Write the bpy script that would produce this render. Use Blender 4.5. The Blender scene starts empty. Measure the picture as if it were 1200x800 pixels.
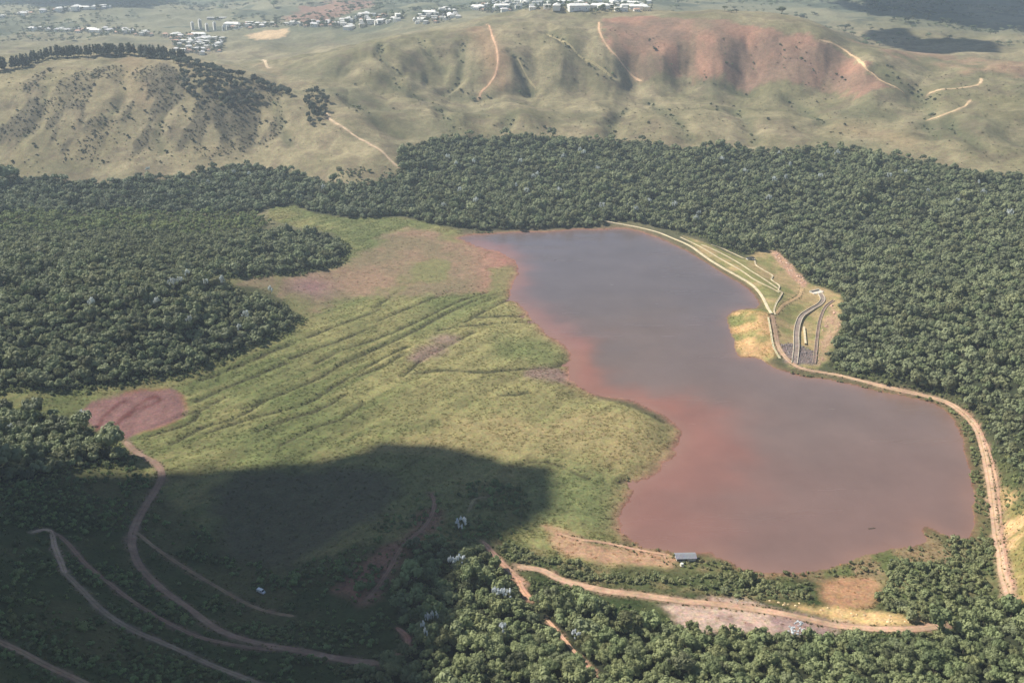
import bpy, bmesh, math, random
import numpy as np
from mathutils import Vector, Matrix

random.seed(7)
RNG = np.random.default_rng(11)
SC = bpy.context.scene
COL = SC.collection

# ------------------------------------------------------------------ camera, sky, sun, exposure
CAM_H = 350.0
PITCH = math.radians(23.5)
FPX = 1105.0                       # focal length in pixels of the 1200 px wide photograph
cam_d = bpy.data.cameras.new('camera')
cam_d.sensor_width = 36.0
cam_d.lens = 36.0 * FPX / 1200.0
cam_d.clip_start = 1.0
cam_d.clip_end = 40000.0
cam = bpy.data.objects.new('camera', cam_d)
cam.location = (0, 0, CAM_H)
cam.rotation_euler = (math.pi / 2 - PITCH, 0, 0)
COL.objects.link(cam)
SC.camera = cam

SUN_EL = math.radians(45.0)
SUN_AZ = math.radians(-66.0)       # measured from +Y (away from the camera) towards +X
SUN_DIR = Vector((math.sin(SUN_AZ) * math.cos(SUN_EL), math.cos(SUN_AZ) * math.cos(SUN_EL), math.sin(SUN_EL)))
world = bpy.data.worlds.new('World')
SC.world = world
world.use_nodes = True
wn = world.node_tree.nodes
wl = world.node_tree.links
wn.clear()
w_out = wn.new('ShaderNodeOutputWorld')
w_bg = wn.new('ShaderNodeBackground')
w_sky = wn.new('ShaderNodeTexSky')
w_sky.sky_type = 'NISHITA'
w_sky.sun_disc = False
w_sky.sun_elevation = SUN_EL
w_sky.sun_rotation = SUN_AZ
w_sky.altitude = 1000.0
w_bg.inputs['Strength'].default_value = 0.074
wl.new(w_sky.outputs[0], w_bg.inputs[0])
wl.new(w_bg.outputs[0], w_out.inputs[0])

sun_d = bpy.data.lights.new('sun', 'SUN')
sun_d.energy = 4.9
sun_d.angle = math.radians(0.5)
sun_d.color = (1.0, 0.95, 0.87)
sun = bpy.data.objects.new('sun', sun_d)
sun.rotation_euler = SUN_DIR.to_track_quat('Z', 'Y').to_euler()
COL.objects.link(sun)

SC.view_settings.view_transform = 'Standard'
SC.view_settings.look = 'None'
SC.view_settings.exposure = 0.5
SC.view_settings.gamma = 1.0
SC.view_settings.use_curve_mapping = False
SC.render.engine = 'CYCLES'
SC.cycles.use_denoising = True
SC.cycles.max_bounces = 5
SC.cycles.diffuse_bounces = 2
SC.cycles.glossy_bounces = 2
SC.cycles.transmission_bounces = 2
SC.cycles.transparent_max_bounces = 4
SC.cycles.volume_bounces = 1
SC.cycles.sample_clamp_indirect = 4.0

# ------------------------------------------------------------------ number helpers
def srgb(r, g, b, k=1.0):
    c = np.array([r, g, b], float) / 255.0
    lin = np.where(c <= 0.04045, c / 12.92, ((c + 0.055) / 1.055) ** 2.4) * k
    return lin

def smooth(a, b, x):
    t = np.clip((x - a) / (b - a), 0, 1)
    return t * t * (3 - 2 * t)

def _hash(ix, iy, seed):
    n = (ix.astype(np.int64) * 374761393 + iy.astype(np.int64) * 668265263 + seed * 1442695041) & 0xffffffff
    n = ((n ^ (n >> 13)) * 1274126177) & 0xffffffff
    n = (n ^ (n >> 16)) & 0xffffffff
    return n.astype(np.float64) / 4294967295.0

def vnoise(x, y, seed=0):
    ix = np.floor(x); iy = np.floor(y)
    fx = x - ix; fy = y - iy
    fx = fx * fx * fx * (fx * (fx * 6 - 15) + 10); fy = fy * fy * fy * (fy * (fy * 6 - 15) + 10)
    a = _hash(ix, iy, seed); b = _hash(ix + 1, iy, seed)
    c = _hash(ix, iy + 1, seed); d = _hash(ix + 1, iy + 1, seed)
    return (a * (1 - fx) + b * fx) * (1 - fy) + (c * (1 - fx) + d * fx) * fy

def fbm(x, y, wl, octs=4, seed=0, gain=0.5):
    s = np.zeros(np.shape(x)); amp = 1.0; tot = 0.0
    for o in range(octs):
        ca, sa = math.cos(0.7 * o + seed), math.sin(0.7 * o + seed)
        s += amp * vnoise((x * ca - y * sa) / wl + 17.3 * o, (x * sa + y * ca) / wl - 9.1 * o, seed * 31 + o)
        tot += amp; amp *= gain; wl *= 0.5
    return s / tot            # 0..1, mean about .5

def sdist(poly, x, y, margin=60.0):
    """signed distance to a closed polygon in world metres (negative inside), exact within the margin"""
    poly = np.asarray(poly, float)
    out = np.full(x.shape, margin)
    x0, y0 = poly.min(0) - margin; x1, y1 = poly.max(0) + margin
    m = (x > x0) & (x < x1) & (y > y0) & (y < y1)
    if not m.any():
        return out
    px, py = x[m], y[m]
    best = np.full(px.shape, 1e18); inside = np.zeros(px.shape, bool)
    n = len(poly)
    for i in range(n):
        ax, ay = poly[i]; bx, by = poly[(i + 1) % n]
        ex, ey = bx - ax, by - ay
        L = ex * ex + ey * ey + 1e-12
        t = np.clip(((px - ax) * ex + (py - ay) * ey) / L, 0, 1)
        d = (px - ax - t * ex) ** 2 + (py - ay - t * ey) ** 2
        best = np.minimum(best, d)
        if ay != by:
            c = ((ay > py) != (by > py)) & (px < (bx - ax) * (py - ay) / (by - ay) + ax)
            inside ^= c
    d = np.sqrt(best)
    out[m] = np.where(inside, -d, np.minimum(d, margin))
    return out

def ldist(line, x, y, margin=40.0):
    line = np.asarray(line, float)
    out = np.full(x.shape, margin)
    x0, y0 = line.min(0) - margin; x1, y1 = line.max(0) + margin
    m = (x > x0) & (x < x1) & (y > y0) & (y < y1)
    if not m.any():
        return out
    px, py = x[m], y[m]
    best = np.full(px.shape, margin * margin)
    for i in range(len(line) - 1):
        ax, ay = line[i]; bx, by = line[i + 1]
        ex, ey = bx - ax, by - ay
        L = ex * ex + ey * ey + 1e-12
        t = np.clip(((px - ax) * ex + (py - ay) * ey) / L, 0, 1)
        best = np.minimum(best, (px - ax - t * ex) ** 2 + (py - ay - t * ey) ** 2)
    out[m] = np.sqrt(best)
    return out

def ray(px, py):
    px = np.asarray(px, float); py = np.asarray(py, float)
    a = (px - 600.0) / FPX; b = (400.0 - py) / FPX
    return a, math.cos(PITCH) + b * math.sin(PITCH), -math.sin(PITCH) + b * math.cos(PITCH)

def on_plane(px, py, z=0.0):
    dx, dy, dz = ray(px, py)
    t = (z - CAM_H) / dz
    return np.stack([dx * t, dy * t], -1)

def plane_pts(pts, z=0.0):
    p = np.array(pts, float)
    return on_plane(p[:, 0], p[:, 1], z)

def spline(pts, n=6):
    p = np.asarray(pts, float)
    q = np.vstack([2 * p[0] - p[1], p, 2 * p[-1] - p[-2]])
    out = []
    for i in range(1, len(q) - 2):
        for k in range(n):
            t = k / n
            out.append(0.5 * (2 * q[i] + (q[i + 1] - q[i - 1]) * t + (2 * q[i - 1] - 5 * q[i] + 4 * q[i + 1] - q[i + 2]) * t * t
                              + (3 * q[i] - q[i - 1] - 3 * q[i + 1] + q[i + 2]) * t ** 3))
    out.append(p[-1])
    return np.array(out)

# ------------------------------------------------------------------ terrain heights
# survey points: where the place is seen from the hill, with its height above the lake
SURVEY = [
 # lake shores, marsh, dam
 (540,275,1),(620,270,1.5),(700,264,3),(740,262,3),(820,290,3.5),(880,325,4),(905,365,4),(915,420,3),(1000,448,3),(1090,465,4),
 (1150,515,5),(1168,600,5),(1178,660,6),(1100,650,1.5),(1000,672,2.5),(900,680,2.5),(800,660,2.5),(730,640,2),(650,560,1.3),
 (560,480,1.2),(450,420,1.2),(400,340,1),(500,300,.7),(430,270,2),(340,250,4),(350,390,2),(260,430,3),(200,490,2.2),(160,480,2),
 (90,465,4),(0,470,8),(300,520,1.5),(250,600,1),(380,560,1),(330,650,1.5),(500,540,1.3),(620,620,2),(600,570,1.5),
 (880,304,-6),(915,320,-10),(950,340,-12),(985,360,-9),(975,410,-4),(940,410,0),(930,380,-5),(1040,430,5),(800,272,-3),(860,290,-9),
 # lower slope with the roads, in front on the near side
 (145,520,4),(185,545,4),(160,610,8),(165,665,13),(250,735,17),(350,765,18),(450,778,17),(300,712,6),(420,700,10),(470,640,7),
 (500,600,4),(60,560,22),(0,570,30),(40,625,32),(100,660,26),(70,670,36),(120,715,34),(200,760,32),(290,800,30),(0,700,58),
 (0,755,66),(60,785,60),(100,800,56),(0,800,74),(540,700,10),(500,780,16),(560,640,5),(610,690,6),(700,700,5),(850,712,4),
 (980,735,4),(1100,735,6),(640,760,12),(760,760,10),(900,770,10),(1050,780,14),(1200,720,16),(1200,800,24),(1200,600,22),(1195,660,14),
 (600,800,16),(800,800,14),(1120,690,4),
 # woods
 (0,290,26),(0,350,34),(0,400,28),(0,440,14),(100,300,34),(100,360,42),(100,420,18),(200,290,30),(200,350,36),(200,410,14),(300,290,18),
 (290,370,15),(360,290,8),(0,255,14),(150,250,10),(260,250,8),(0,225,10),(150,225,10),(300,225,9),(420,240,8),(560,240,8),(700,240,8),
 (1000,450,8),(1060,440,14),(1100,400,16),(1000,380,0),(1040,330,2),(1000,300,-6),(960,290,-10),(900,270,-6),(820,255,0),(1150,440,22),
 (1200,500,30),(1200,420,34),(1200,350,36),(1120,330,14),(1200,280,34),(1100,270,14),(1000,240,10),(1200,220,36),(1100,215,24),(900,220,14),
 (780,215,14),(640,200,18),(520,210,16),(400,225,14),
 # hills behind
 (0,205,14),(100,208,14),(200,205,15),(300,192,24),(380,205,22),(440,215,18),(0,150,66),(100,140,76),(200,140,72),(300,148,58),
 (0,82,128),(60,68,138),(110,62,142),(160,62,142),(220,74,134),(280,92,118),(340,110,98),(375,125,82),(400,150,66),(440,178,44),
 (480,165,38),(560,163,36),(640,158,38),(720,166,34),(800,173,32),(880,176,30),(960,174,34),(1040,184,36),(1120,200,36),(1200,208,38),
 (470,130,66),(540,135,62),(620,132,60),(700,138,56),(780,142,52),(860,142,54),(940,142,56),(1020,147,54),(1100,160,50),(1200,165,52),
 (400,100,96),(450,112,76),(520,114,58),(561,118,54),(620,113,56),(680,111,58),(740,104,62),(800,101,64),(870,101,66),(940,108,66),(1000,114,66),(1060,118,64),
 (840,118,66),(920,124,66),(700,122,62),(600,124,62),(500,122,64),(780,120,62),(1100,125,72),(1150,115,82),(1200,120,84),(1000,125,68),
 (400,80,112),(440,75,118),(480,72,118),(540,78,106),(600,78,108),(660,74,112),(720,68,118),(780,66,118),(850,68,116),(920,74,110),(990,90,88),
 (450,46,142),(500,40,150),(570,36,156),(640,35,160),(705,29,166),(760,27,168),(830,32,166),(900,39,158),(960,51,144),(1010,73,120),(1060,102,86),
 (1100,88,92),(1200,92,98),(1150,72,108),(1200,70,108),(1060,62,116),
 (420,56,136),(390,64,128),(350,72,114),(315,80,104),(330,100,92),(360,95,102),
 # far country
 (200,58,64),(260,60,60),(300,45,70),(340,38,76),(380,32,82),(420,26,90),(480,20,110),(560,17,120),(640,12,122),(720,9,124),(780,11,126),
 (100,42,72),(30,45,72),(20,28,84),(100,22,90),(170,20,90),(220,14,92),(280,18,88),(330,10,92),(400,5,92),(0,5,78),(100,4,74),(200,2,78),
 (500,2,86),(600,-4,86),(700,-6,92),(850,10,112),(920,20,110),(1000,22,108),(1000,45,112),(1080,35,102),(1150,45,98),(1200,55,94),(1200,20,86),(1100,8,88),
 (950,2,96),(1050,-5,86),(850,-8,86),
]
HIDDEN = [  # (x/y, y, height): ground that the ridges hide and ground round the edge
 (-.45,2150,92),(-.55,2150,88),(-.36,2120,84),(-.29,2120,74),(-.62,1900,120),(-.8,1900,110),(-.8,1300,30),(-.8,900,30),(-.8,600,40),(-.8,350,80),
 (-.8,180,100),(-.4,200,75),(0,200,50),(.4,200,45),(.8,200,55),(.8,400,45),(.8,700,45),(.8,1100,45),(.8,1600,70),(.8,2500,100),
 (.28,2650,104),(.20,2650,112),(.36,2350,92),(-.14,2350,92),(-.18,2300,78),(-.22,2250,72),(-.26,2200,70),(-.10,2400,108),
 (-.8,3000,90),(-.8,6000,90),(-.4,6000,95),(0,6000,100),(.4,6000,95),(.8,6000,95),(-.8,9500,110),(-.4,9500,120),(0,9500,120),(.4,9500,120),(.8,9500,110),
]
cx, cy, cz = [], [], []
for (a, b, z) in SURVEY:
    q = on_plane(a, b, z)
    cx.append(q[0]); cy.append(q[1]); cz.append(z)
for (u, yy, z) in HIDDEN:
    cx.append(u * yy); cy.append(yy); cz.append(z)
cx, cy, cz = map(np.array, (cx, cy, cz))
CU, CT = 2.2 * cx / cy, np.log(cy)

def tps(r2):
    return np.where(r2 > 1e-12, r2 * np.log(r2 + 1e-12), 0.0)
nC = len(cz)
K = tps((CU[:, None] - CU[None]) ** 2 + (CT[:, None] - CT[None]) ** 2) + np.eye(nC) * 0.0015
Pm = np.stack([np.ones(nC), CU, CT], 1)
A = np.block([[K, Pm], [Pm.T, np.zeros((3, 3))]])
sol = np.linalg.solve(A, np.concatenate([cz, np.zeros(3)]))
def rbf(x, y):
    sh = np.shape(x)
    x = np.ravel(x); y = np.ravel(y)
    out = np.empty(x.shape)
    for i in range(0, len(x), 20000):
        u = 2.2 * x[i:i + 20000] / y[i:i + 20000]; t = np.log(y[i:i + 20000])
        r2 = (u[:, None] - CU[None]) ** 2 + (t[:, None] - CT[None]) ** 2
        out[i:i + 20000] = (0.5 * tps(r2) * 2) @ sol[:nC] + sol[nC] + sol[nC + 1] * u + sol[nC + 2] * t
    return out.reshape(sh)

NU, NT = 880, 1000
U0, U1 = -0.95, 0.95
T0, T1 = math.log(170.0), math.log(9000.0)
gu = np.linspace(U0, U1, NU); gt = np.linspace(T0, T1, NT)
GU, GT = np.meshgrid(gu, gt)
GY = np.exp(GT); GX = GU * GY
# coarse evaluation of the smooth surface, then bilinear refinement
cu_ = np.linspace(U0, U1, 221); ct_ = np.linspace(T0, T1, 241)
Zc = rbf(np.exp(ct_)[:, None] * cu_[None], np.exp(ct_)[:, None] * np.ones_like(cu_)[None])
def lerp_grid(Zg, x, y, nu, nt):
    fu = np.clip((x / y - U0) / (U1 - U0) * (nu - 1), 0, nu - 1.001)
    ft = np.clip((np.log(y) - T0) / (T1 - T0) * (nt - 1), 0, nt - 1.001)
    iu = fu.astype(int); it = ft.astype(int); a = fu - iu; b = ft - it
    return ((Zg[it, iu] * (1 - a) + Zg[it, iu + 1] * a) * (1 - b) + (Zg[it + 1, iu] * (1 - a) + Zg[it + 1, iu + 1] * a) * b)
Z = lerp_grid(Zc, GX, GY, 221, 241)

LAKE_PX = [(536,279),(560,275),(600,273),(640,272),(680,269),(700,270),(725,268),(745,271),(770,279),(795,290),(820,304),(845,319),(865,331),(878,340),
 (886,350),(889,360),(872,362),(856,366),(852,375),(857,390),(861,406),(866,418),(885,419),(897,424),(907,431),(925,437),(945,442),(985,448),(1010,454),
 (1040,461),(1070,467),(1095,474),(1113,487),(1125,505),(1130,525),(1135,550),(1139,575),(1142,605),(1140,627),(1122,631),(1104,624),(1088,616),
 (1079,621),(1084,632),(1070,640),(1048,642),(1030,648),(1008,652),(985,661),(960,667),(930,671),(895,671),(868,665),(848,656),(832,646),(812,648),(790,645),(760,641),
 (738,633),(730,616),(733,597),(740,580),(748,566),(770,551),(790,531),(799,515),(796,501),(777,486),(752,473),(730,465),(706,463),(690,460),(675,447),
 (668,438),(672,425),(668,412),(655,399),(640,388),(622,372),(612,358),(600,348),(602,335),(608,322),(606,309),(592,298),(565,290)]
LAKE = spline(plane_pts(LAKE_PX + LAKE_PX[:1]), 3)[:-1]
def lake_sd(x, y):
    d = sdist(LAKE, x, y, 80.0)
    n = fbm(x, y, 16.0, 4, 5, .65) - 0.5
    k = 5.0 + 8.0 * smooth(190, 120, x)
    return d + n * k * smooth(0, 1, 1 - np.abs(d) / 30.0)
SD_L = lake_sd(GX, GY)

# relief on the hills and small unevenness of the valley
hill = smooth(24, 55, Z) * smooth(1150, 1450, GY)
n1 = fbm(GX, GY, 420, 4, 1); n2 = fbm(GX, GY, 130, 4, 2)
ridged = 1 - np.abs(2 * fbm(GX, GY, 260, 4, 3) - 1)
lefthill = smooth(-250, -420, GX) * smooth(2100, 1950, GY)
calm = 1 - .7 * smooth(130, 240, GX) * smooth(1000, 850, GX) * smooth(1900, 2050, GY)
Z = Z + hill * ((n1 - .5) * 16 * calm + (ridged - .75) * (28 - 15 * lefthill) * calm + (n2 - .5) * 9 + (fbm(GX, GY, 38, 4, 7) - .5) * 4.5 + (np.abs(2 * fbm(GX, GY, 95, 4, 8) - 1) - .2) * 6 * calm)
rill = 1 - np.abs(2 * fbm(GX * 1.0 + 12 * (n2 - .5), GY * .28, 42, 3, 9) - 1)
Z = Z - hill * (rill ** 3) * 3.0 * calm * smooth(1550, 1750, GY) * smooth(2700, 2400, GY)
farm = smooth(2650, 3300, GY)
Z = Z + farm * ((1 - np.abs(2 * fbm(GX, GY, 800, 4, 14) - 1)) - .72) * 55
wood_un = smooth(6, 20, Z) * (1 - hill)
Z = Z + wood_un * ((fbm(GX, GY, 90, 3, 4) - .5) * 7)
Z = Z + (fbm(GX, GY, 22, 3, 6) - .5) * 0.9

def march(Zg, pts):
    """where the line of sight through each photo point meets the ground -> world x, y, z"""
    p = np.array(pts, float).reshape(-1, 2)
    ys = np.exp(np.linspace(T0, T1 - 0.01, 1600))
    dx, dy, dz = ray(p[:, 0], p[:, 1])
    X = (dx / dy)[:, None] * ys[None]; RZ = CAM_H + (dz / dy)[:, None] * ys[None]
    H = lerp_grid(Zg, X, np.broadcast_to(ys, X.shape), NU, NT)
    d = RZ - H
    hit = d <= 0
    k = np.where(hit.any(1), hit.argmax(1), len(ys) - 1)
    k = np.maximum(k, 1)
    i = np.arange(len(p))
    d0, d1 = d[i, k - 1], d[i, k]
    f = np.clip(d0 / (d0 - d1 + 1e-9), 0, 1)
    y = ys[k - 1] + f * (ys[k] - ys[k - 1]); x = dx / dy * y
    return np.stack([x, y, lerp_grid(Zg, x, y, NU, NT)], -1)

# gullies on the grass hills (photo lines) carved into the slope
GULLIES = [([(444,52),(446,66),(458,80),(470,90)],5,9),([(490,45),(505,65),(520,85)],4,8),([(543,52),(540,80),(535,100),(525,108)],6,10),([(598,60),(610,78),(615,95),(625,110)],5,8),
 ([(640,38),(670,55),(695,75),(718,90)],7,9),([(512,128),(525,140),(535,155)],5,12),([(520,112),(560,117),(620,112)],5,14),([(800,60),(815,76),(825,90)],2.2,5),([(872,44),(878,68),(890,92)],2.6,5),([(845,45),(850,70),(858,88)],1.6,5),([(760,45),(775,65),(790,85)],1.6,5),([(910,50),(918,75),(930,95)],1.6,5),
 ([(930,55),(950,80),(965,98)],2,6),([(820,95),(850,105),(880,112)],5,18),([(1030,80),(1050,95),(1075,110)],7,18),([(1075,112),(1090,130),(1085,150),(1100,160)],6,16),
 ([(920,115),(940,130),(965,145)],5,16),([(735,128),(720,142),(716,160)],6,13),([(600,135),(595,150)],5,12),([(1110,140),(1125,155),(1150,175)],5,14),
 ([(150,85),(140,120),(120,150)],2.6,9),([(215,85),(200,120),(185,150),(190,180)],2.6,9),([(255,105),(262,140),(268,170)],2.6,9),([(60,90),(50,130),(30,160)],2.6,9),([(320,120),(330,150),(340,170)],2.6,9),
 ([(410,120),(440,140),(470,160)],4,14),([(455,95),(480,110),(500,118)],4,14),([(760,120),(790,140),(810,165)],5,16),([(860,130),(880,150),(885,168)],5,14)]
for (pl, dep, wid) in GULLIES:
    w3 = march(Z, pl)
    ln = spline(w3[:, :2], 4)
    ln = ln + (np.stack([vnoise(ln[:, 0] / 30, ln[:, 1] / 30, 8), vnoise(ln[:, 0] / 30, ln[:, 1] / 30, 9)], -1) - .5) * 14
    d = ldist(ln, GX, GY, 60)
    Z = Z - dep * np.exp(-(d / wid) ** 2) + 0.25 * dep * np.exp(-((d - 2.0 * wid) / wid) ** 2)

# the lake bed, the shore and the flat beds of pond and marsh
t_ = smooth(3, 34, SD_L)
Z = np.where(SD_L < 0, np.maximum(-3.5, -0.15 + SD_L * 0.07), (1 - t_) * (0.12 + np.clip(SD_L, 0, 34) * 0.04) + t_ * Z)
low = (SD_L > 0) & (GY < 1300) & (GX < 140) & (GX > -600)
Z = np.where(low, np.maximum(Z, np.minimum(0.12 + 0.03 * SD_L, 1.0)), Z)

def W(pts):                       # photo points -> ground points (x, y, z)
    return march(Z, pts)
def hgt(x, y):
    return lerp_grid(Z, np.asarray(x, float), np.asarray(y, float), NU, NT)

# straight ditches between the marsh beds
DITCH = [[(440,360),(455,349),(469,341)],[(445,375),(480,360),(505,350),(530,340),(552,335)],[(370,425),(400,410),(440,397),(487,377),(533,355),(572,342)],
 [(400,425),(430,413),(453,403),(487,387),(523,367),(560,350),(578,345)],[(545,377),(570,363),(602,349)],[(513,387),(540,382),(580,379),(626,377)],
 [(473,440),(493,422),(520,407),(555,389)],[(240,507),(300,488),(357,473),(400,447),(453,417),(480,405)],[(487,437),(527,433),(560,436),(600,433),(640,431),(668,425)],
 [(587,462),(605,462),(618,459)],[(285,478),(320,465),(345,455),(373,443),(407,423),(440,408)],[(235,445),(270,432),(300,420),(345,401)],[(200,520),(240,500),(275,490),(310,470)],
 [(230,470),(262,455),(300,440),(335,425)],[(360,395),(390,383),(420,372),(445,362)],[(340,420),(370,408),(400,398),(430,385)],[(175,510),(200,503),(225,493),(233,484)],
 [(300,505),(340,490),(372,480),(405,462)],[(330,520),(370,500),(400,490),(425,472)],[(210,488),(240,478),(262,466)],[(420,440),(450,428),(470,416)],[(560,372),(590,370),(612,371)],[(600,545),(640,540),(690,560)],[(725,565),(735,562),(742,570)]]
DITCH_W = [spline(W(d)[:, :2], 4) for d in DITCH]
for k, ln in enumerate(DITCH_W):
    d = ldist(ln, GX, GY, 25)
    Z = Z - 0.9 * np.exp(-(d / 2.4) ** 2) + 0.35 * np.exp(-((d - 5.0) / 2.5) ** 2) * (SD_L > 4)

def obj(name, verts, faces, mats, parent=None, kind=None, label=None, cat=None, group=None, smooth_=False, col=None, mi=None):
    me = bpy.data.meshes.new(name)
    me.from_pydata([tuple(v) for v in verts], [], [tuple(f) for f in faces])
    return link(name, me, mats, parent, kind, label, cat, group, smooth_, col, mi)

def link(name, me, mats, parent=None, kind=None, label=None, cat=None, group=None, smooth_=False, col=None, mi=None):
    for m in (mats if isinstance(mats, (list, tuple)) else [mats]):
        me.materials.append(m)
    if smooth_:
        me.polygons.foreach_set('use_smooth', np.ones(len(me.polygons), bool))
    if mi is not None:
        me.polygons.foreach_set('material_index', np.array(mi, np.int32))
    if col is not None:
        c = np.ones((len(me.vertices), 4), np.float32); c[:, :3] = col
        at = me.color_attributes.new('col', 'FLOAT_COLOR', 'POINT')
        at.data.foreach_set('color', c.ravel())
    o = bpy.data.objects.new(name, me)
    COL.objects.link(o)
    tag(o, kind, label, cat, group)
    if parent is not None:
        o.parent = parent
    return o

def tag(o, kind=None, label=None, cat=None, group=None):
    if kind: o['kind'] = kind
    if label: o['label'] = label
    if cat: o['category'] = cat
    if group: o['group'] = group

def empty(name, loc, rz=0.0, label=None, cat=None, group=None):
    o = bpy.data.objects.new(name, None)
    o.location = loc; o.rotation_euler = (0, 0, rz)
    COL.objects.link(o)
    tag(o, None, label, cat, group)
    return o

def grid_mesh(name, X, Y, Zz):
    h, w = X.shape
    v = np.stack([X, Y, Zz], -1).reshape(-1, 3).astype(np.float32)
    idx = np.arange(h * w).reshape(h, w)
    f = np.stack([idx[:-1, :-1], idx[:-1, 1:], idx[1:, 1:], idx[1:, :-1]], -1).reshape(-1, 4).astype(np.int32)
    me = bpy.data.meshes.new(name)
    me.vertices.add(len(v)); me.vertices.foreach_set('co', v.ravel())
    me.loops.add(f.size); me.loops.foreach_set('vertex_index', f.ravel())
    me.polygons.add(len(f)); me.polygons.foreach_set('loop_start', np.arange(0, f.size, 4, dtype=np.int32))
    me.update(calc_edges=True)
    return me

# ------------------------------------------------------------------ materials
def nmat(name):
    m = bpy.data.materials.new(name)
    m.use_nodes = True
    nt = m.node_tree
    nt.nodes.clear()
    out = nt.nodes.new('ShaderNodeOutputMaterial')
    bs = nt.nodes.new('ShaderNodeBsdfPrincipled')
    nt.links.new(bs.outputs[0], out.inputs['Surface'])
    return m, nt, bs, out

def noise_node(nt, scale, detail=4.0, rough=0.6, coord='Object'):
    tc = nt.nodes.new('ShaderNodeTexCoord')
    no = nt.nodes.new('ShaderNodeTexNoise')
    no.inputs['Scale'].default_value = scale
    no.inputs['Detail'].default_value = detail
    no.inputs['Roughness'].default_value = rough
    nt.links.new(tc.outputs[coord], no.inputs['Vector'])
    return no

def mul_by_noise(nt, col_socket, no, lo, hi, fmin=0.3, fmax=0.7):
    mr = nt.nodes.new('ShaderNodeMapRange')
    mr.inputs['From Min'].default_value = fmin; mr.inputs['From Max'].default_value = fmax
    mr.inputs['To Min'].default_value = lo; mr.inputs['To Max'].default_value = hi
    nt.links.new(no.outputs[0], mr.inputs['Value'])
    vm = nt.nodes.new('ShaderNodeVectorMath'); vm.operation = 'SCALE'
    nt.links.new(col_socket, vm.inputs[0]); nt.links.new(mr.outputs[0], vm.inputs['Scale'])
    return vm.outputs[0]

def ground_mat(name, s1=0.6, s2=0.12, bump=0.6, dist=0.6, rough=0.95, contrast=(0.72, 1.28)):
    m, nt, bs, out = nmat(name)
    at = nt.nodes.new('ShaderNodeAttribute'); at.attribute_name = 'col'
    a = noise_node(nt, s1, 5, 0.65); b = noise_node(nt, s2, 8, 0.7)
    c = mul_by_noise(nt, at.outputs['Color'], a, contrast[0], contrast[1])
    c = mul_by_noise(nt, c, b, 0.70, 1.28)
    hn_ = noise_node(nt, 0.35, 5, .65)
    hs = nt.nodes.new('ShaderNodeVectorMath'); hs.operation = 'MULTIPLY_ADD'; hs.inputs[1].default_value = (.55, .5, .6); hs.inputs[2].default_value = (.725, .75, .70)
    nt.links.new(hn_.outputs['Color'], hs.inputs[0])
    hm_ = nt.nodes.new('ShaderNodeVectorMath'); hm_.operation = 'MULTIPLY'
    nt.links.new(c, hm_.inputs[0]); nt.links.new(hs.outputs[0], hm_.inputs[1]); c = hm_.outputs[0]
    nt.links.new(c, bs.inputs['Base Color'])
    bs.inputs['Roughness'].default_value = rough
    bs.inputs['Specular IOR Level'].default_value = 0.15
    bq = nt.nodes.new('ShaderNodeBump'); bq.inputs['Strength'].default_value = .5; bq.inputs['Distance'].default_value = dist * 2.6
    nt.links.new(b.outputs[0], bq.inputs['Height'])
    bp = nt.nodes.new('ShaderNodeBump'); bp.inputs['Strength'].default_value = bump; bp.inputs['Distance'].default_value = dist
    nt.links.new(bq.outputs[0], bp.inputs['Normal'])
    nt.links.new(a.outputs[0], bp.inputs['Height']); nt.links.new(bp.outputs[0], bs.inputs['Normal'])
    return m

def plain_mat(name, rgb, rough=0.8, s=0.8, lo=0.82, hi=1.15, metal=0.0):
    m, nt, bs, out = nmat(name)
    r = nt.nodes.new('ShaderNodeRGB'); r.outputs[0].default_value = (*rgb, 1)
    no = noise_node(nt, s, 4, 0.6)
    c = mul_by_noise(nt, r.outputs[0], no, lo, hi)
    hn_ = noise_node(nt, 0.35, 5, .65)
    hs = nt.nodes.new('ShaderNodeVectorMath'); hs.operation = 'MULTIPLY_ADD'; hs.inputs[1].default_value = (.55, .5, .6); hs.inputs[2].default_value = (.725, .75, .70)
    nt.links.new(hn_.outputs['Color'], hs.inputs[0])
    hm_ = nt.nodes.new('ShaderNodeVectorMath'); hm_.operation = 'MULTIPLY'
    nt.links.new(c, hm_.inputs[0]); nt.links.new(hs.outputs[0], hm_.inputs[1]); c = hm_.outputs[0]
    nt.links.new(c, bs.inputs['Base Color'])
    bs.inputs['Roughness'].default_value = rough
    bs.inputs['Metallic'].default_value = metal
    return m

def leaf_mat(name, mode, rgb=None, s=0.5, lo=0.6, hi=1.35, transl=0.25):
    """foliage: tint from the instance ('inst'), from the object ('obj') or fixed"""
    m, nt, bs, out = nmat(name)
    if mode == 'inst':
        at = nt.nodes.new('ShaderNodeAttribute'); at.attribute_type = 'INSTANCER'; at.attribute_name = 'tint'; src = at.outputs['Color']
    elif mode == 'obj':
        oi = nt.nodes.new('ShaderNodeObjectInfo'); src = oi.outputs['Color']
    else:
        r = nt.nodes.new('ShaderNodeRGB'); r.outputs[0].default_value = (*rgb, 1); src = r.outputs[0]
    no = noise_node(nt, s, 3, 0.6)
    c = mul_by_noise(nt, src, no, lo, hi)
    nt.links.new(c, bs.inputs['Base Color'])
    bs.inputs['Roughness'].default_value = 0.65
    bs.inputs['Specular IOR Level'].default_value = 0.25
    if transl:
        tr = nt.nodes.new('ShaderNodeBsdfTranslucent'); nt.links.new(c, tr.inputs['Color'])
        mx = nt.nodes.new('ShaderNodeMixShader'); mx.inputs[0].default_value = transl
        nt.links.new(bs.outputs[0], mx.inputs[1]); nt.links.new(tr.outputs[0], mx.inputs[2])
        nt.links.new(mx.outputs[0], out.inputs['Surface'])
    return m

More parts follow.
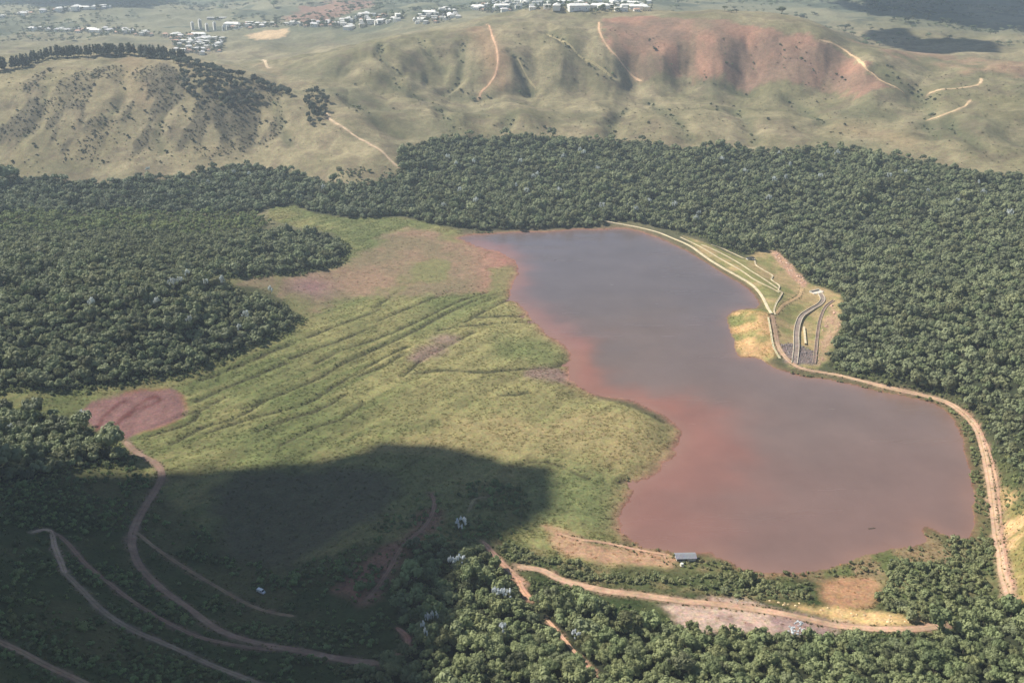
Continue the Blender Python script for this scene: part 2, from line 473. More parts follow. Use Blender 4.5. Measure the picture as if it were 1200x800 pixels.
M_GROUND = ground_mat('ground_soil_and_grass')
M_ROAD = ground_mat('dirt_road_surface', s1=0.5, s2=0.06, bump=0.35, dist=0.3, contrast=(0.8, 1.2))
M_LEAF_I = leaf_mat('forest_leaves', 'inst')
M_LEAF_O = leaf_mat('tree_leaves', 'obj')
M_GRASS_I = leaf_mat('marsh_grass_blades', 'inst', s=2.0, lo=.8, hi=1.2, transl=.5)
M_BARK = plain_mat('bark', srgb(112, 98, 82), 0.9)

# ------------------------------------------------------------------ land cover (surface colours only)
ZONES = {}
def zone(name, px):
    w = W(px)[:, :2]
    ZONES[name] = w
    return w
WOOD_R = zone('wood_r', [(470,205),(463,188),(475,172),(500,167),(560,164),(620,158),(680,164),(740,166),(800,176),(850,172),(900,179),(960,174),(1000,176),(1060,186),(1100,196),(1150,205),(1198,207),(1330,215),(1360,420),(1330,620),
 (1215,590),(1190,560),(1166,522),(1150,490),(1122,466),(1085,457),(1040,447),(990,434),(972,420),(986,396),(990,370),(986,344),(966,334),(946,328),(926,305),(905,290),(888,294),(868,296),(820,276),(780,267),(730,258),(705,262),(690,266),(640,268),(560,270),(520,265),(470,253)])
WOOD_L = zone('wood_l', [(-150,209),(0,210),(60,210),(130,215),(200,210),(240,200),(290,195),(340,202),(380,214),(420,219),(448,212),(478,198),(486,235),(478,253),(410,255),(370,250),(345,240),(318,242),(300,250),(240,250),(150,247),(60,249),(0,251),(-150,255)])
WOOD_M = zone('wood_m', [(-160,272),(0,268),(60,273),(140,270),(220,277),(290,273),(340,272),(388,280),(407,295),(395,309),(350,320),(300,323),(250,324),(262,336),(295,350),(328,359),(346,374),(335,388),(300,400),(255,420),(210,437),(150,448),(90,455),(0,456),(-160,470)])
SCRUB_M = zone('scrub_m', [(-100,250),(60,249),(150,248),(250,251),(300,252),(315,262),(300,274),(220,277),(140,271),(60,274),(-100,272)])
WOOD_P = zone('wood_p', [(-120,482),(0,484),(40,486),(80,496),(110,505),(128,523),(148,543),(120,543),(85,548),(40,562),(0,566),(-120,580)])
WOOD_B = zone('wood_b', [(380,860),(420,790),(470,770),(500,740),(515,690),(535,650),(555,636),(575,652),(592,672),(606,690),(640,690),(680,703),(740,722),(790,738),(850,742),(900,748),(960,748),(1020,752),(1080,748),(1115,742),(1140,715),(1130,690),(1165,712),(1200,720),(1330,730),(1330,860)])
WOOD_S = zone('wood_s', [(480,640),(535,640),(520,690),(500,735),(480,745),(465,720),(470,680)])
SCRUB_A = zone('scrub_a', [(560,628),(620,640),(660,660),(720,668),(790,672),(860,675),(950,682),(965,700),(900,702),(820,692),(740,690),(660,672),(620,668),(590,650)])
SCRUB_B = zone('scrub_b', [(1040,650),(1090,660),(1120,640),(1150,635),(1165,690),(1130,700),(1100,722),(1060,728),(1020,712),(1035,690)])
MARSH = zone('marsh', [(-100,475),(0,460),(90,456),(150,450),(210,440),(255,424),(300,404),(340,388),(352,368),(330,348),(265,325),(350,322),(397,310),(410,294),(390,274),(340,264),(312,256),(320,242),(345,240),(370,250),(410,255),(470,254),(540,270),
 (540,282),(608,318),(600,345),(672,420),(690,460),(800,505),(745,570),(733,600),(735,635),(800,655),(780,670),(660,660),(600,645),(540,640),(420,640),(330,665),(260,640),(190,580),(140,530),(90,490)])
MUDFAN = zone('mudfan', [(262,326),(300,320),(350,321),(400,310),(440,290),(455,272),(480,268),(536,277),(565,289),(592,297),(606,308),(608,322),(602,336),(570,341),(520,345),(450,347),(400,352),(360,365),(345,352),(310,338)])
POND = zone('pond', [(95,480),(110,470),(140,463),(170,457),(200,455),(214,464),(219,480),(214,491),(195,499),(170,506),(145,513),(128,517),(115,506),(101,494)])
BROWN = zone('brown', [(430,530),(470,510),(520,490),(580,485),(640,490),(700,480),(760,485),(795,510),(770,545),(720,545),(660,530),(600,540),(540,528),(480,535)])
GREENP = zone('greenp', [(600,560),(660,545),(730,565),(735,630),(690,625),(640,610),(605,600)])
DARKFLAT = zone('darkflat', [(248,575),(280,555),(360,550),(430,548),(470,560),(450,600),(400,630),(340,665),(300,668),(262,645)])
REDHILL = zone('redhill', [(703,22),(760,19),(830,22),(900,30),(950,43),(990,64),(1030,92),(1050,106),(1010,110),(960,104),(900,98),(850,96),(800,92),(755,93),(730,76),(712,52)])
REDFAR = zone('redfar', [(1000,48),(1060,58),(1120,68),(1200,72),(1260,75),(1260,92),(1160,92),(1110,80),(1050,68)])
REDFAR2 = zone('redfar2', [(330,24),(350,12),(380,2),(440,-4),(430,10),(390,22),(360,27)])
QUARRY = zone('quarry', [(288,42),(310,36),(335,34),(338,40),(322,46),(300,47)])
DAMGRASS = zone('damgrass', [(800,276),(870,303),(888,295),(908,294),(926,308),(946,331),(966,338),(986,346),(988,372),(972,420),(955,434),(925,430),(911,405),(904,372),(892,345),(860,320),(820,296)])
DAMPINK = zone('dampink', [(974,355),(985,366),(987,385),(976,402),(966,422),(958,428),(960,400),(966,375)])
DAMEDGE = zone('damedge', [(903,294),(912,294),(928,310),(946,332),(942,338),(924,320),(908,304)])
RIPRAP = zone('riprap', [(914,403),(932,402),(956,412),(955,427),(932,428),(918,424)])
PLATF = zone('platf', [(856,367),(872,363),(892,362),(902,372),(906,395),(910,418),(897,424),(885,419),(867,418),(861,404),(857,390),(853,377)])
BARE_R = zone('bare_r', [(1166,555),(1185,565),(1215,590),(1240,620),(1240,720),(1195,705),(1182,690),(1174,640),(1168,590)])
CLEAR = zone('clear', [(958,682),(985,677),(1018,680),(1030,694),(1020,708),(985,711),(962,701)])
BANK1 = zone('bank1', [(638,616),(665,622),(700,636),(745,641),(800,655),(792,668),(740,664),(700,660),(668,650),(650,632)])
BANK2 = zone('bank2', [(900,704),(940,708),(1000,716),(1060,722),(1098,722),(1100,732),(1040,732),(980,726),(940,716)])
ROADWIDE = zone('roadwide', [(770,708),(820,702),(860,704),(900,711),(950,722),(990,732),(960,743),(900,742),(850,740),(800,735)])
SHORE_S = zone('shore_s', [(738,634),(800,650),(845,657),(870,667),(930,673),(960,669),(1000,656),(1045,645),(1075,640),(1085,628),(1130,632),(1150,640),(1140,660),(1060,672),(960,680),(880,680),(800,668),(740,650)])
REDBARE = zone('redbare', [(395,690),(420,660),(450,640),(480,622),(500,600),(512,600),(505,622),(480,645),(462,670),(440,700),(420,708)])

sdz = {}
wob = (fbm(GX, GY, 26, 4, 12) - .5)
wob2 = (fbm(GX, GY, 9, 3, 13) - .5)
def Sd(name, wobble=9.0):
    if name not in sdz:
        sdz[name] = sdist(ZONES[name], GX, GY, 80)
    return sdz[name] + wob * wobble + wob2 * wobble * .5
def lay(C, rgb, a):
    a = np.clip(a, 0, 1)[..., None]
    return C * (1 - a) + np.asarray(rgb) * a
def mixn(c1, c2, t):
    t = np.clip(t, 0, 1)[..., None]
    return np.asarray(c1) * (1 - t) + np.asarray(c2) * t

nA = fbm(GX, GY, 300, 5, 20); nB = fbm(GX, GY, 60, 5, 21); nC_ = fbm(GX, GY, 16, 4, 22); nD = fbm(GX, GY, 7, 3, 23)
# dry hill grass
C = mixn(srgb(122, 116, 84), srgb(150, 138, 106), smooth(.3, .7, nA * .5 + nB * .5))
C = C * (0.62 + 0.4 * nB + .36 * nC_)[..., None]
C = lay(C, srgb(104, 104, 78), smooth(.55, .75, fbm(GX, GY, 140, 4, 24)) * .5)
C = lay(C, srgb(112, 98, 80), smooth(.56, .66, fbm(GX, GY, 24, 4, 25)) * .45)
# gullies and scrubby patches are greener
for (pl, dep, wid) in GULLIES:
    d = ldist(spline(W(pl)[:, :2], 4), GX, GY, 60) + wob * 16
    C = lay(C, srgb(88, 92, 66), np.exp(-(np.maximum(d, 0) / (wid * .7)) ** 2) * .6)
# valley ground under trees and brush
near = 1 - smooth(1000, 1350, GY)
C = lay(C, srgb(82, 84, 56), near)
lowgreen = mixn(srgb(62, 74, 40), srgb(92, 92, 58), smooth(.35, .65, nB))
C = lay(C, lowgreen, (1 - smooth(560, 700, GY)) )
# marsh grass
marsh_c = mixn(srgb(116, 121, 74), srgb(148, 140, 92), smooth(.32, .68, nB * .6 + nA * .4))
dv = DITCH_W[2][-1] - DITCH_W[2][0]; dv = dv / np.hypot(*dv)
ua = GX * dv[0] + GY * dv[1]; va = -GX * dv[1] + GY * dv[0]
stk = fbm(ua * .07, va, 11, 4, 26)
marsh_c = marsh_c * (0.22 + 0.34 * nC_ + .55 * stk + .50 * fbm(ua * .06, va, 5.0, 3, 27))[..., None]
marsh_c = lay(marsh_c, srgb(90, 98, 56), smooth(.52, .62, stk) * .65 * smooth(-40, -140, GX - .0 * GY))
C = lay(C, marsh_c, smooth(4, -4, Sd('marsh')))
C = lay(C, srgb(156, 140, 96), smooth(8, -14, Sd('brown', 20)) * .75 * (.5 + nB))
C = lay(C, srgb(104, 114, 70), smooth(8, -14, Sd('greenp', 16)) * .7)
for k, ln in enumerate(DITCH_W):
    d = ldist(ln, GX, GY, 25) + wob2 * 4
    C = lay(C, srgb(72, 70, 46), np.exp(-(np.maximum(d, 0) / 1.6) ** 2) * .9)
# mud
mud = mixn(srgb(130, 114, 88), srgb(148, 120, 98), smooth(.35, .65, nB))
mud = lay(mud, srgb(172, 120, 106), .9 * smooth(-30, 30, GX + 30) * smooth(.3, .6, nA + .15))
mud = lay(mud, srgb(124, 122, 78), smooth(.46, .62, fbm(GX, GY * .5, 40, 5, 30)) * .85)
C = lay(C, mud, smooth(12, -10, Sd('mudfan', 34)) * .9)
pm = on_plane(365, 343, 0); C = lay(C, srgb(146, 112, 110), np.exp(-(((GX - pm[0]) / 22) ** 2 + ((GY - pm[1]) / 30) ** 2)) * .8)
for (a, b, r) in [(505,412,16),(522,398,14),(490,420,10),(640,440,16),(660,442,13),(625,440,9),(650,438,10)]:
    pm = on_plane(a, b, 1); C = lay(C, srgb(138, 114, 102), np.exp(-(((GX - pm[0]) / r) ** 2 + ((GY - pm[1]) / r) ** 2) ** 2) * .8)
# sediment along the water's edge
edge = np.exp(-np.clip(SD_L, 0, 80) / 5.0) * (SD_L > -8)
C = lay(C, srgb(164, 116, 100), edge * smooth(230, 150, GX) * .85)
C = lay(C, srgb(160, 128, 96), edge * smooth(150, 230, GX) * .6)
C = lay(C, srgb(112, 80, 66), np.exp(-(np.maximum(SD_L, 0) / 2.2) ** 2) * .7 * smooth(.4, .6, nC_))
C = lay(C, srgb(172, 108, 92), SD_L < 0)
# red pond
C = lay(C, srgb(132, 98, 92), smooth(2, -3, Sd('pond', 8)))
C = lay(C, srgb(150, 84, 66), np.exp(-(Sd('pond', 5) / 2.0) ** 2) * .35 * smooth(.5, .6, nB))
for pl in [[(113,505),(122,488),(138,474),(146,470)],[(125,508),(140,494),(152,483),(178,474),(188,468),(183,465)],[(150,488),(160,476),(172,468),(182,463)]]:
    d = ldist(spline(W(pl)[:, :2], 4), GX, GY, 20) + wob2 * 3
    C = lay(C, srgb(104, 62, 58), np.exp(-(np.maximum(d, 0) / 1.8) ** 2) * .8)
# floors of woods
for w, a in (('wood_r', 1), ('wood_l', 1), ('wood_m', 1), ('wood_p', 1), ('wood_b', 1), ('scrub_m', .6), ('wood_s', .8)):
    C = lay(C, srgb(52, 56, 38), smooth(3, -3, Sd(w, 5)) * a)
C = lay(C, mixn(srgb(84, 92, 56), srgb(138, 124, 88), smooth(.4, .62, nC_)), smooth(5, -5, Sd('scrub_a')) * .9)
C = lay(C, mixn(srgb(84, 92, 56), srgb(128, 118, 80), smooth(.4, .62, nC_)), smooth(5, -5, Sd('scrub_b')) * .9)
C = lay(C, mixn(srgb(100, 108, 62), srgb(150, 128, 96), smooth(.4, .6, nC_)), smooth(5, -5, Sd('shore_s')) * .8)
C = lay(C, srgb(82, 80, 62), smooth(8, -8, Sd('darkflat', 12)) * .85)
# bare soil
redh = mixn(srgb(140, 110, 94), srgb(166, 124, 102), smooth(.35, .65, nB * .6 + nA * .4))
C = lay(C, redh, smooth(5, -8, Sd('redhill', 40)) * (.6 + .4 * nB))
C = lay(C, srgb(128, 112, 88), smooth(.52, .68, fbm(GX * 1.6, GY * .6, 80, 4, 33)) * smooth(10, -14, Sd('redhill', 50)) * .7)
C = lay(C, srgb(168, 126, 104), smooth(14, -14, Sd('redfar', 60)) * .45 * smooth(.3, .6, nB))
C = lay(C, srgb(214, 182, 140), smooth(6, -6, Sd('quarry', 20)))
for (x0, y0, x1, y1, s_, c_) in [(560,32,584,95,26,(168,122,96)),(150,70,170,115,24,(160,128,98)),(300,75,330,90,14,(150,126,98)),(1000,150,1060,165,30,(160,134,100))]:
    d = ldist(W([(x0, y0), (x1, y1)])[:, :2], GX, GY, 80) + wob * 30
    C = lay(C, srgb(*c_), np.exp(-(np.maximum(d, 0) / s_) ** 2) * .35)
dam_c = mixn(srgb(140, 136, 84), srgb(176, 152, 108), smooth(.38, .62, nC_ * .6 + nB * .4))
C = lay(C, dam_c, smooth(3, -3, Sd('damgrass', 4)))
C = lay(C, srgb(184, 148, 122), smooth(2, -3, Sd('dampink', 7)) * (.25 + nD) * .8)
C = lay(C, srgb(200, 156, 128), smooth(2, -2, Sd('damedge', 5)) * (.5 + .8 * nD))
C = lay(C, srgb(128, 112, 108), smooth(1.5, -1.5, Sd('riprap', 4)) * .9)
plat_c = mixn(srgb(132, 132, 78), srgb(206, 166, 116), smooth(.36, .6, nC_ * .5 + nB * .5))
C = lay(C, plat_c, smooth(2, -2, Sd('platf', 3)))
C = lay(C, mixn(srgb(206, 170, 122), srgb(140, 128, 78), smooth(.42, .6, nC_)), smooth(4, -5, Sd('bare_r', 10)))
C = lay(C, srgb(176, 134, 100), smooth(4, -3, Sd('clear', 6)) * .9)
C = lay(C, srgb(186, 146, 116), smooth(4, -4, Sd('bank1', 10)) * .85)
C = lay(C, srgb(216, 180, 126), smooth(3, -3, Sd('bank2', 8)) * (.4 + nC_))
C = lay(C, mixn(srgb(158, 132, 122), srgb(196, 168, 148), smooth(.4, .65, nC_)), smooth(4, -3, Sd('roadwide', 8)))
C = lay(C, srgb(150, 108, 92), smooth(6, -4, Sd('redbare', 10)) * .8)
# left hill: darker burnt and brushy patches
pz = W([(0,200),(240,190),(330,160),(330,110),(200,75),(0,85),(-120,95),(-120,200)])[:, :2]
lh = smooth(10, -20, sdist(pz, GX, GY, 80))
streak = fbm(GX * 1.0, GY * .33, 34, 5, 41)
C = lay(C, srgb(94, 88, 70), lh * smooth(.46, .54, streak) * .85)
C = lay(C, srgb(160, 146, 108), lh * smooth(.52, .62, fbm(GX, GY * .5, 60, 4, 42)) * .35)
# broad colour of the far country
C = lay(C, mixn(srgb(100, 108, 88), srgb(132, 130, 104), smooth(.35, .65, fbm(GX, GY, 500, 5, 43))), smooth(2500, 3100, GY) * .8)
C = lay(C, srgb(168, 112, 100), smooth(14, -14, Sd('redfar2', 60)) * .5)
C = lay(C, srgb(208, 178, 138), smooth(6, -6, Sd('quarry', 20)) * .8)
C = lay(C, srgb(78, 86, 70), smooth(2600, 3000, GY) * smooth(.56, .64, fbm(GX, GY, 160, 4, 44)) * .8)

ROADS = {}
def road_line(px, n=6):
    w = W(px)[:, :2]
    return spline(w, n)
TRACKS = [ # photo line, width in metres, colour, name
 ([(147,517),(160,530),(178,540),(187,548),(189,560),(180,578),(166,600),(157,620),(155,640),(165,665),(190,690),(225,715),(255,737),(290,750),(350,762),(400,772),(446,777)],4.8,(150,124,106)),
 ([(158,622),(180,640),(215,664),(250,685),(300,712),(345,722)],2.6,(146,124,100)),
 ([(58,622),(75,632),(100,660),(130,685),(180,720),(230,745),(285,757),(330,761)],3.0,(142,116,100)),
 ([(75,670),(95,690),(120,715),(150,735),(200,757),(250,780),(300,800),(340,820)],3.6,(146,128,110)),
 ([(-40,735),(0,752),(30,766),(60,782),(100,801),(130,815)],4.2,(150,126,106)),
 ([(38,624),(48,621),(60,623),(64,640),(72,660),(76,672)],3.0,(176,152,132)),
 ([(505,578),(509,592),(498,616),(470,642),(458,664),(440,690),(428,704)],2.6,(146,116,98)),
 ([(446,777),(470,764),(478,748),(465,735)],3.5,(172,128,110)),
 ([(549,600),(556,585),(572,582)],2.0,(150,140,104)),
 ([(566,634),(578,648),(592,663),(606,676),(616,684)],3.6,(186,146,122)),
 ([(606,664),(635,668),(660,680),(700,690),(750,697),(800,704),(850,709),(900,716),(940,724),(980,733),(1030,737),(1070,737),(1106,731)],5.2,(188,154,126)),
 ([(606,676),(612,690),(622,702)],3.8,(208,160,130)),
 ([(640,724),(652,738),(664,752),(674,764),(686,776),(700,795)],2.0,(206,164,134)),
 ([(905,369),(908,385),(912,405),(920,418),(930,427),(945,433),(985,440),(1040,454),(1085,464),(1108,471),(1125,481),(1140,496),(1149,515),(1157,550),(1163,590),(1168,630),(1174,665),(1184,702)],4.0,(188,156,128)),
 ([(1125,478),(1143,494),(1156,520),(1166,556),(1172,600),(1178,650),(1188,690)],1.2,(176,140,116)),
 ([(383,132),(388,141),(410,155),(435,170),(455,185),(467,196)],4.0,(204,178,146)),
 ([(570,29),(578,46),(583,64),(582,84),(574,98),(564,108),(561,117)],4.0,(208,168,134)),
 ([(702,26),(703,38),(713,56),(727,72),(738,86),(752,95)],4.6,(212,176,138)),
 ([(960,47),(985,56),(1000,66),(1015,81),(1035,96),(1060,110)],5.2,(220,186,144)),
 ([(1088,110),(1120,104),(1147,99),(1150,92)],5.0,(206,178,140)),
 ([(1086,141),(1110,133),(1128,126),(1138,117)],4.0,(206,178,140)),
 ([(640,40),(668,54),(695,74),(716,90)],4.0,(170,156,116)),
 ([(606,68),(615,85),(628,104)],3.0,(166,152,114)),
 ([(308,70),(312,76),(318,79)],6.0,(206,184,150)),
 ([(908,369),(920,356),(936,347),(940,338)],3.0,(196,164,122)),
 ([(655,625),(680,632),(720,638),(780,650)],2.0,(196,156,128)),
]
road_lines = []
for (px, wd, c) in TRACKS:
    ln = road_line(px)
    road_lines.append(ln)
    d = ldist(ln, GX, GY, 40) + wob2 * 5
    C = lay(C, srgb(*c, .8), np.exp(-(np.maximum(d - wd * .35, 0) / (wd * .3)) ** 2) * .7)
C = np.clip(C * 0.88, 0.01, 0.9)

terr = grid_mesh('ground', GX, GY, Z)
link('ground', terr, M_GROUND, kind='structure', label='valley floor and dry grass hills around the lake', smooth_=True, col=C.reshape(-1, 3))

# ------------------------------------------------------------------ lake
def make_lake():
    x0, y0 = LAKE.min(0) - 14; x1, y1 = LAKE.max(0) + 14
    xs = np.arange(x0, x1, 5.0); ys = np.arange(y0, y1, 5.0)
    X, Y = np.meshgrid(xs, ys)
    sd = sdist(LAKE, X, Y, 60)
    keep = sd < 11
    idx = -np.ones(X.shape, int)
    cell = keep[:-1, :-1] & keep[:-1, 1:] & keep[1:, 1:] & keep[1:, :-1]
    used = np.zeros(X.shape, bool)
    used[:-1, :-1] |= cell; used[:-1, 1:] |= cell; used[1:, 1:] |= cell; used[1:, :-1] |= cell
    idx[used] = np.arange(used.sum())
    v = np.stack([X[used], Y[used], np.zeros(used.sum())], -1)
    jj, ii = np.nonzero(cell)
    f = np.stack([idx[jj, ii], idx[jj, ii + 1], idx[jj + 1, ii + 1], idx[jj + 1, ii]], -1)
    x, y = v[:, 0], v[:, 1]
    n = fbm(x, y, 60, 4, 50) - .5; nf = fbm(x, y, 18, 3, 51) - .5
    red_shore = spline(plane_pts([(662,408),(668,425),(690,458),(740,470),(797,505),(785,535),(745,575),(733,610),(745,640)]), 5)
    dr = ldist(red_shore, x, y, 260) + n * 55 + nf * 24
    dn = sdist(LAKE, x, y, 60); dn = -dn + n * 14
    far = smooth(620, 980, y + n * 120)
    col = mixn(srgb(116, 99, 91), srgb(100, 92, 93), far)
    blob = spline(plane_pts([(800,500),(812,540),(800,580),(775,620),(760,640)]), 5)
    db = ldist(blob, x, y, 260) + n * 70 + nf * 26
    col = lay(col, srgb(146, 97, 84), np.exp(-(np.maximum(dr, 0) / 26) ** 2) * .85)
    col = lay(col, srgb(138, 95, 82), np.exp(-(np.maximum(db, 0) / 46) ** 2) * .75)
    fan = spline(plane_pts([(560,286),(592,296),(608,312),(604,334),(598,347),(622,372),(655,400)]), 5)
    df = ldist(fan, x, y, 200) + n * 50 + nf * 14
    col = lay(col, srgb(138, 100, 94), np.exp(-(np.maximum(df, 0) / 22) ** 2) * .75)
    south = smooth(700, 480, y + n * 60)
    col = lay(col, srgb(124, 95, 87), south * .5)
    col = lay(col, srgb(140, 108, 94), np.exp(-np.maximum(dn, 0) / 7.0) * .6)
    m, nt, bs, out = nmat('turbid_lake_water')
    at = nt.nodes.new('ShaderNodeAttribute'); at.attribute_name = 'col'
    a = noise_node(nt, 0.02, 5, .6); b = noise_node(nt, 0.55, 4, .65)
    c = mul_by_noise(nt, at.outputs['Color'], a, .9, 1.1)
    nt.links.new(c, bs.inputs['Base Color'])
    bs.inputs['Roughness'].default_value = 0.12
    bs.inputs['IOR'].default_value = 1.33
    tcw = nt.nodes.new('ShaderNodeTexCoord'); mpw = nt.nodes.new('ShaderNodeMapping'); mpw.inputs['Scale'].default_value = (.006, .045, 1); mpw.inputs['Rotation'].default_value = (0, 0, .5)
    nw = nt.nodes.new('ShaderNodeTexNoise'); nw.inputs['Scale'].default_value = 1.0; nw.inputs['Detail'].default_value = 5
    nt.links.new(tcw.outputs['Object'], mpw.inputs[0]); nt.links.new(mpw.outputs[0], nw.inputs['Vector'])
    rw = nt.nodes.new('ShaderNodeMapRange'); rw.inputs['From Min'].default_value = .35; rw.inputs['From Max'].default_value = .65; rw.inputs['To Min'].default_value = .06; rw.inputs['To Max'].default_value = .30
    nt.links.new(nw.outputs[0], rw.inputs['Value']); nt.links.new(rw.outputs[0], bs.inputs['Roughness'])
    bp = nt.nodes.new('ShaderNodeBump'); bp.inputs['Strength'].default_value = .3; bp.inputs['Distance'].default_value = .4
    nt.links.new(b.outputs[0], bp.inputs['Height']); nt.links.new(bp.outputs[0], bs.inputs['Normal'])
    obj('lake_water', v, f, m, kind='structure', label='turbid lake water with red sediment along the marsh', col=col, smooth_=True)
make_lake()

# ------------------------------------------------------------------ roads as draped strips
def strip(name, ln, wd, rgb, lift=0.22, mat=None, parent=None, kind='structure', label=None, jag=.15, ends=True, step=None, rut=True):
    ln = np.asarray(ln, float)
    seg = np.r_[0, np.cumsum(np.hypot(*np.diff(ln, axis=0).T))]
    L = seg[-1]
    dist = float(np.median(ln[:, 1]))
    step = step or max(2.0, dist / 350.0)
    n = max(4, int(L / step))
    s = np.linspace(0, L, n)
    x = np.interp(s, seg, ln[:, 0]); y = np.interp(s, seg, ln[:, 1])
    tx, ty = np.gradient(x), np.gradient(y)
    tl = np.hypot(tx, ty) + 1e-9
    nx, ny = -ty / tl, tx / tl
    off = np.array([-.5, -.3, -.15, 0, .15, .3, .5])
    wl_ = wd * (1 + jag * 2 * (fbm(s, s * 0 + wd, 12, 3, 60) - .5)); wr_ = wd * (1 + jag * 2 * (fbm(s, s * 0 + wd, 12, 3, 61) - .5))
    if ends:
        tp = np.minimum(1, np.minimum(s, L - s) / (wd * .8) * .7 + .3); wl_ = wl_ * tp; wr_ = wr_ * tp
    V = []; Cc = []
    base = srgb(*rgb)
    for o in off:
        w_ = np.where(o < 0, wl_, wr_)
        X = x + nx * o * w_; Y = y + ny * o * w_
        z = hgt(X, Y) + lift * (1.0 if abs(o) < .4 else .6) * max(1.0, dist / 900)
        V.append(np.stack([X, Y, z], -1))
        k = (0.82 + .36 * fbm(X, Y, 9, 3, 62)) * ((0.9 if o == 0 else (1.06 if abs(o) < .2 else (1.0 if abs(o) < .4 else .86))) if rut else 1.0)
        Cc.append(base[None] * k[:, None] * .92 * (np.array([.82, .84, .72]) if (rut and o == 0 and wd < 4.5) else 1.0))
    m = len(off)
    V = np.stack(V, 1).reshape(-1, 3); Cc = np.stack(Cc, 1).reshape(-1, 3)
    f = [(i * m + j, i * m + j + 1, (i + 1) * m + j + 1, (i + 1) * m + j) for i in range(n - 1) for j in range(m - 1)]
    return obj(name, V, f, mat or M_ROAD, parent=parent, kind=kind, label=label, col=np.clip(Cc, 0, .9), smooth_=True)
for (px, wd, c), ln in zip(TRACKS, road_lines):
    strip('dirt_road', ln, wd, c, label='pale dirt track')
#@@OBJECTS
# ------------------------------------------------------------------ plants: shapes
def quad_cloud(rng, clumps, per, size, flat=1.0):
    """leaf-sized faces over the surface of every clump -> verts, faces"""
    V, F = [], []
    for (c, r) in clumps:
        n = max(4, int(per * (r / .4) ** 2))
        d = rng.normal(size=(n, 3)); d /= np.linalg.norm(d, axis=1)[:, None]
        d[:, 2] = np.where(d[:, 2] < -.35, -d[:, 2], d[:, 2])
        p = np.asarray(c)[None] + d * r * rng.uniform(.82, 1.12, n)[:, None] * np.array([1, 1, flat])
        nn = d + rng.normal(scale=.22, size=(n, 3)); nn /= np.linalg.norm(nn, axis=1)[:, None]
        a = np.cross(nn, rng.normal(size=(n, 3))); a /= np.linalg.norm(a, axis=1)[:, None]
        b = np.cross(nn, a)
        s = rng.uniform(.6, 1.25, n)[:, None] * size
        k = rng.uniform(.55, 1.0, n)[:, None]
        base = len(V)
        for q in (p + a * s, p + b * s * k, p - a * s * rng.uniform(.7, 1.1, n)[:, None], p - b * s * k):
            V.append(q)
        V[base:] = [np.stack(V[base:], 1).reshape(-1, 3)]
        V0 = sum(len(x) for x in V[:-1])
        F += [(V0 + 4 * i, V0 + 4 * i + 1, V0 + 4 * i + 2, V0 + 4 * i + 3) for i in range(n)]
    return np.vstack(V), F

def ico(sub=1):
    bm = bmesh.new(); bmesh.ops.create_icosphere(bm, subdivisions=sub, radius=1.0)
    v = np.array([x.co[:] for x in bm.verts]); f = [tuple(q.index for q in p.verts) for p in bm.faces]
    bm.free()
    return v, f
ICO1, ICO2 = ico(1), ico(2)

def cat(parts):
    V, F, MI, n = [], [], [], 0
    for (v, f, mi) in parts:
        V.append(v); F += [tuple(i + n for i in q) for q in f]; MI += [mi] * len(f); n += len(v)
    return np.vstack(V), F, MI

def tube(p0, p1, r0, r1, n=6):
    p0, p1 = np.asarray(p0, float), np.asarray(p1, float)
    d = p1 - p0; d = d / (np.linalg.norm(d) + 1e-9)
    a = np.cross(d, [0, 0, 1.0] if abs(d[2]) < .9 else [1.0, 0, 0]); a /= np.linalg.norm(a); b = np.cross(d, a)
    t = np.linspace(0, 2 * math.pi, n, endpoint=False)
    ring = np.cos(t)[:, None] * a + np.sin(t)[:, None] * b
    v = np.vstack([p0 + ring * r0, p1 + ring * r1])
    f = [(i, (i + 1) % n, n + (i + 1) % n, n + i) for i in range(n)] + [tuple(range(n, 2 * n))]
    return v, f

def crown_clumps(rng, k, kind='round'):
    out = []
    for i in range(k):
        th = rng.uniform(0, 2 * math.pi)
        if kind == 'round':
            rad = rng.uniform(.15, .72) ** .8; z = math.sqrt(max(0, .62 - rad * rad * .75)) * rng.uniform(.2, 1.05)
            out.append(((rad * math.cos(th), rad * math.sin(th), 1.15 + z), rng.uniform(.24, .46)))
        elif kind == 'flat':
            rad = rng.uniform(.1, .85); z = .35 * (1 - rad) + rng.uniform(-.1, .12)
            out.append(((rad * math.cos(th), rad * math.sin(th), 1.5 + z), rng.uniform(.2, .36)))
        elif kind == 'silver':
            rad = rng.uniform(.1, .95); out.append(((rad * math.cos(th), rad * math.sin(th), 1.45 + .3 * (1 - rad) + rng.uniform(-.1, .15)), rng.uniform(.13, .24)))
        elif kind == 'pine':
            h = (i + .5) / k; rad = (1 - h * .7) * rng.uniform(.1, .6)
            out.append(((rad * math.cos(th), rad * math.sin(th), .9 + h * 3.2), .30 + .34 * (1 - h) * rng.uniform(.7, 1.1)))
        elif kind == 'bush':
            rad = rng.uniform(.1, .7); out.append(((rad * math.cos(th), rad * math.sin(th), .28 + .5 * (1 - rad) * rng.uniform(.3, 1.1)), rng.uniform(.26, .42)))
    return out

def crown_geo(seed, k, per, size, kind='round'):
    rng = np.random.default_rng(seed)
    cl = crown_clumps(rng, k, kind)
    v, f = quad_cloud(rng, cl, per, size)
    parts = [(v, f, 0)]
    for (c, r) in cl:                      # leafy mass inside each clump, so that clumps are not hollow
        iv, jf = ICO1
        parts.append((iv * r * .80 * rng.uniform(.85, 1.1, (len(iv), 1)) + np.asarray(c), jf, 0))
    return cat(parts)

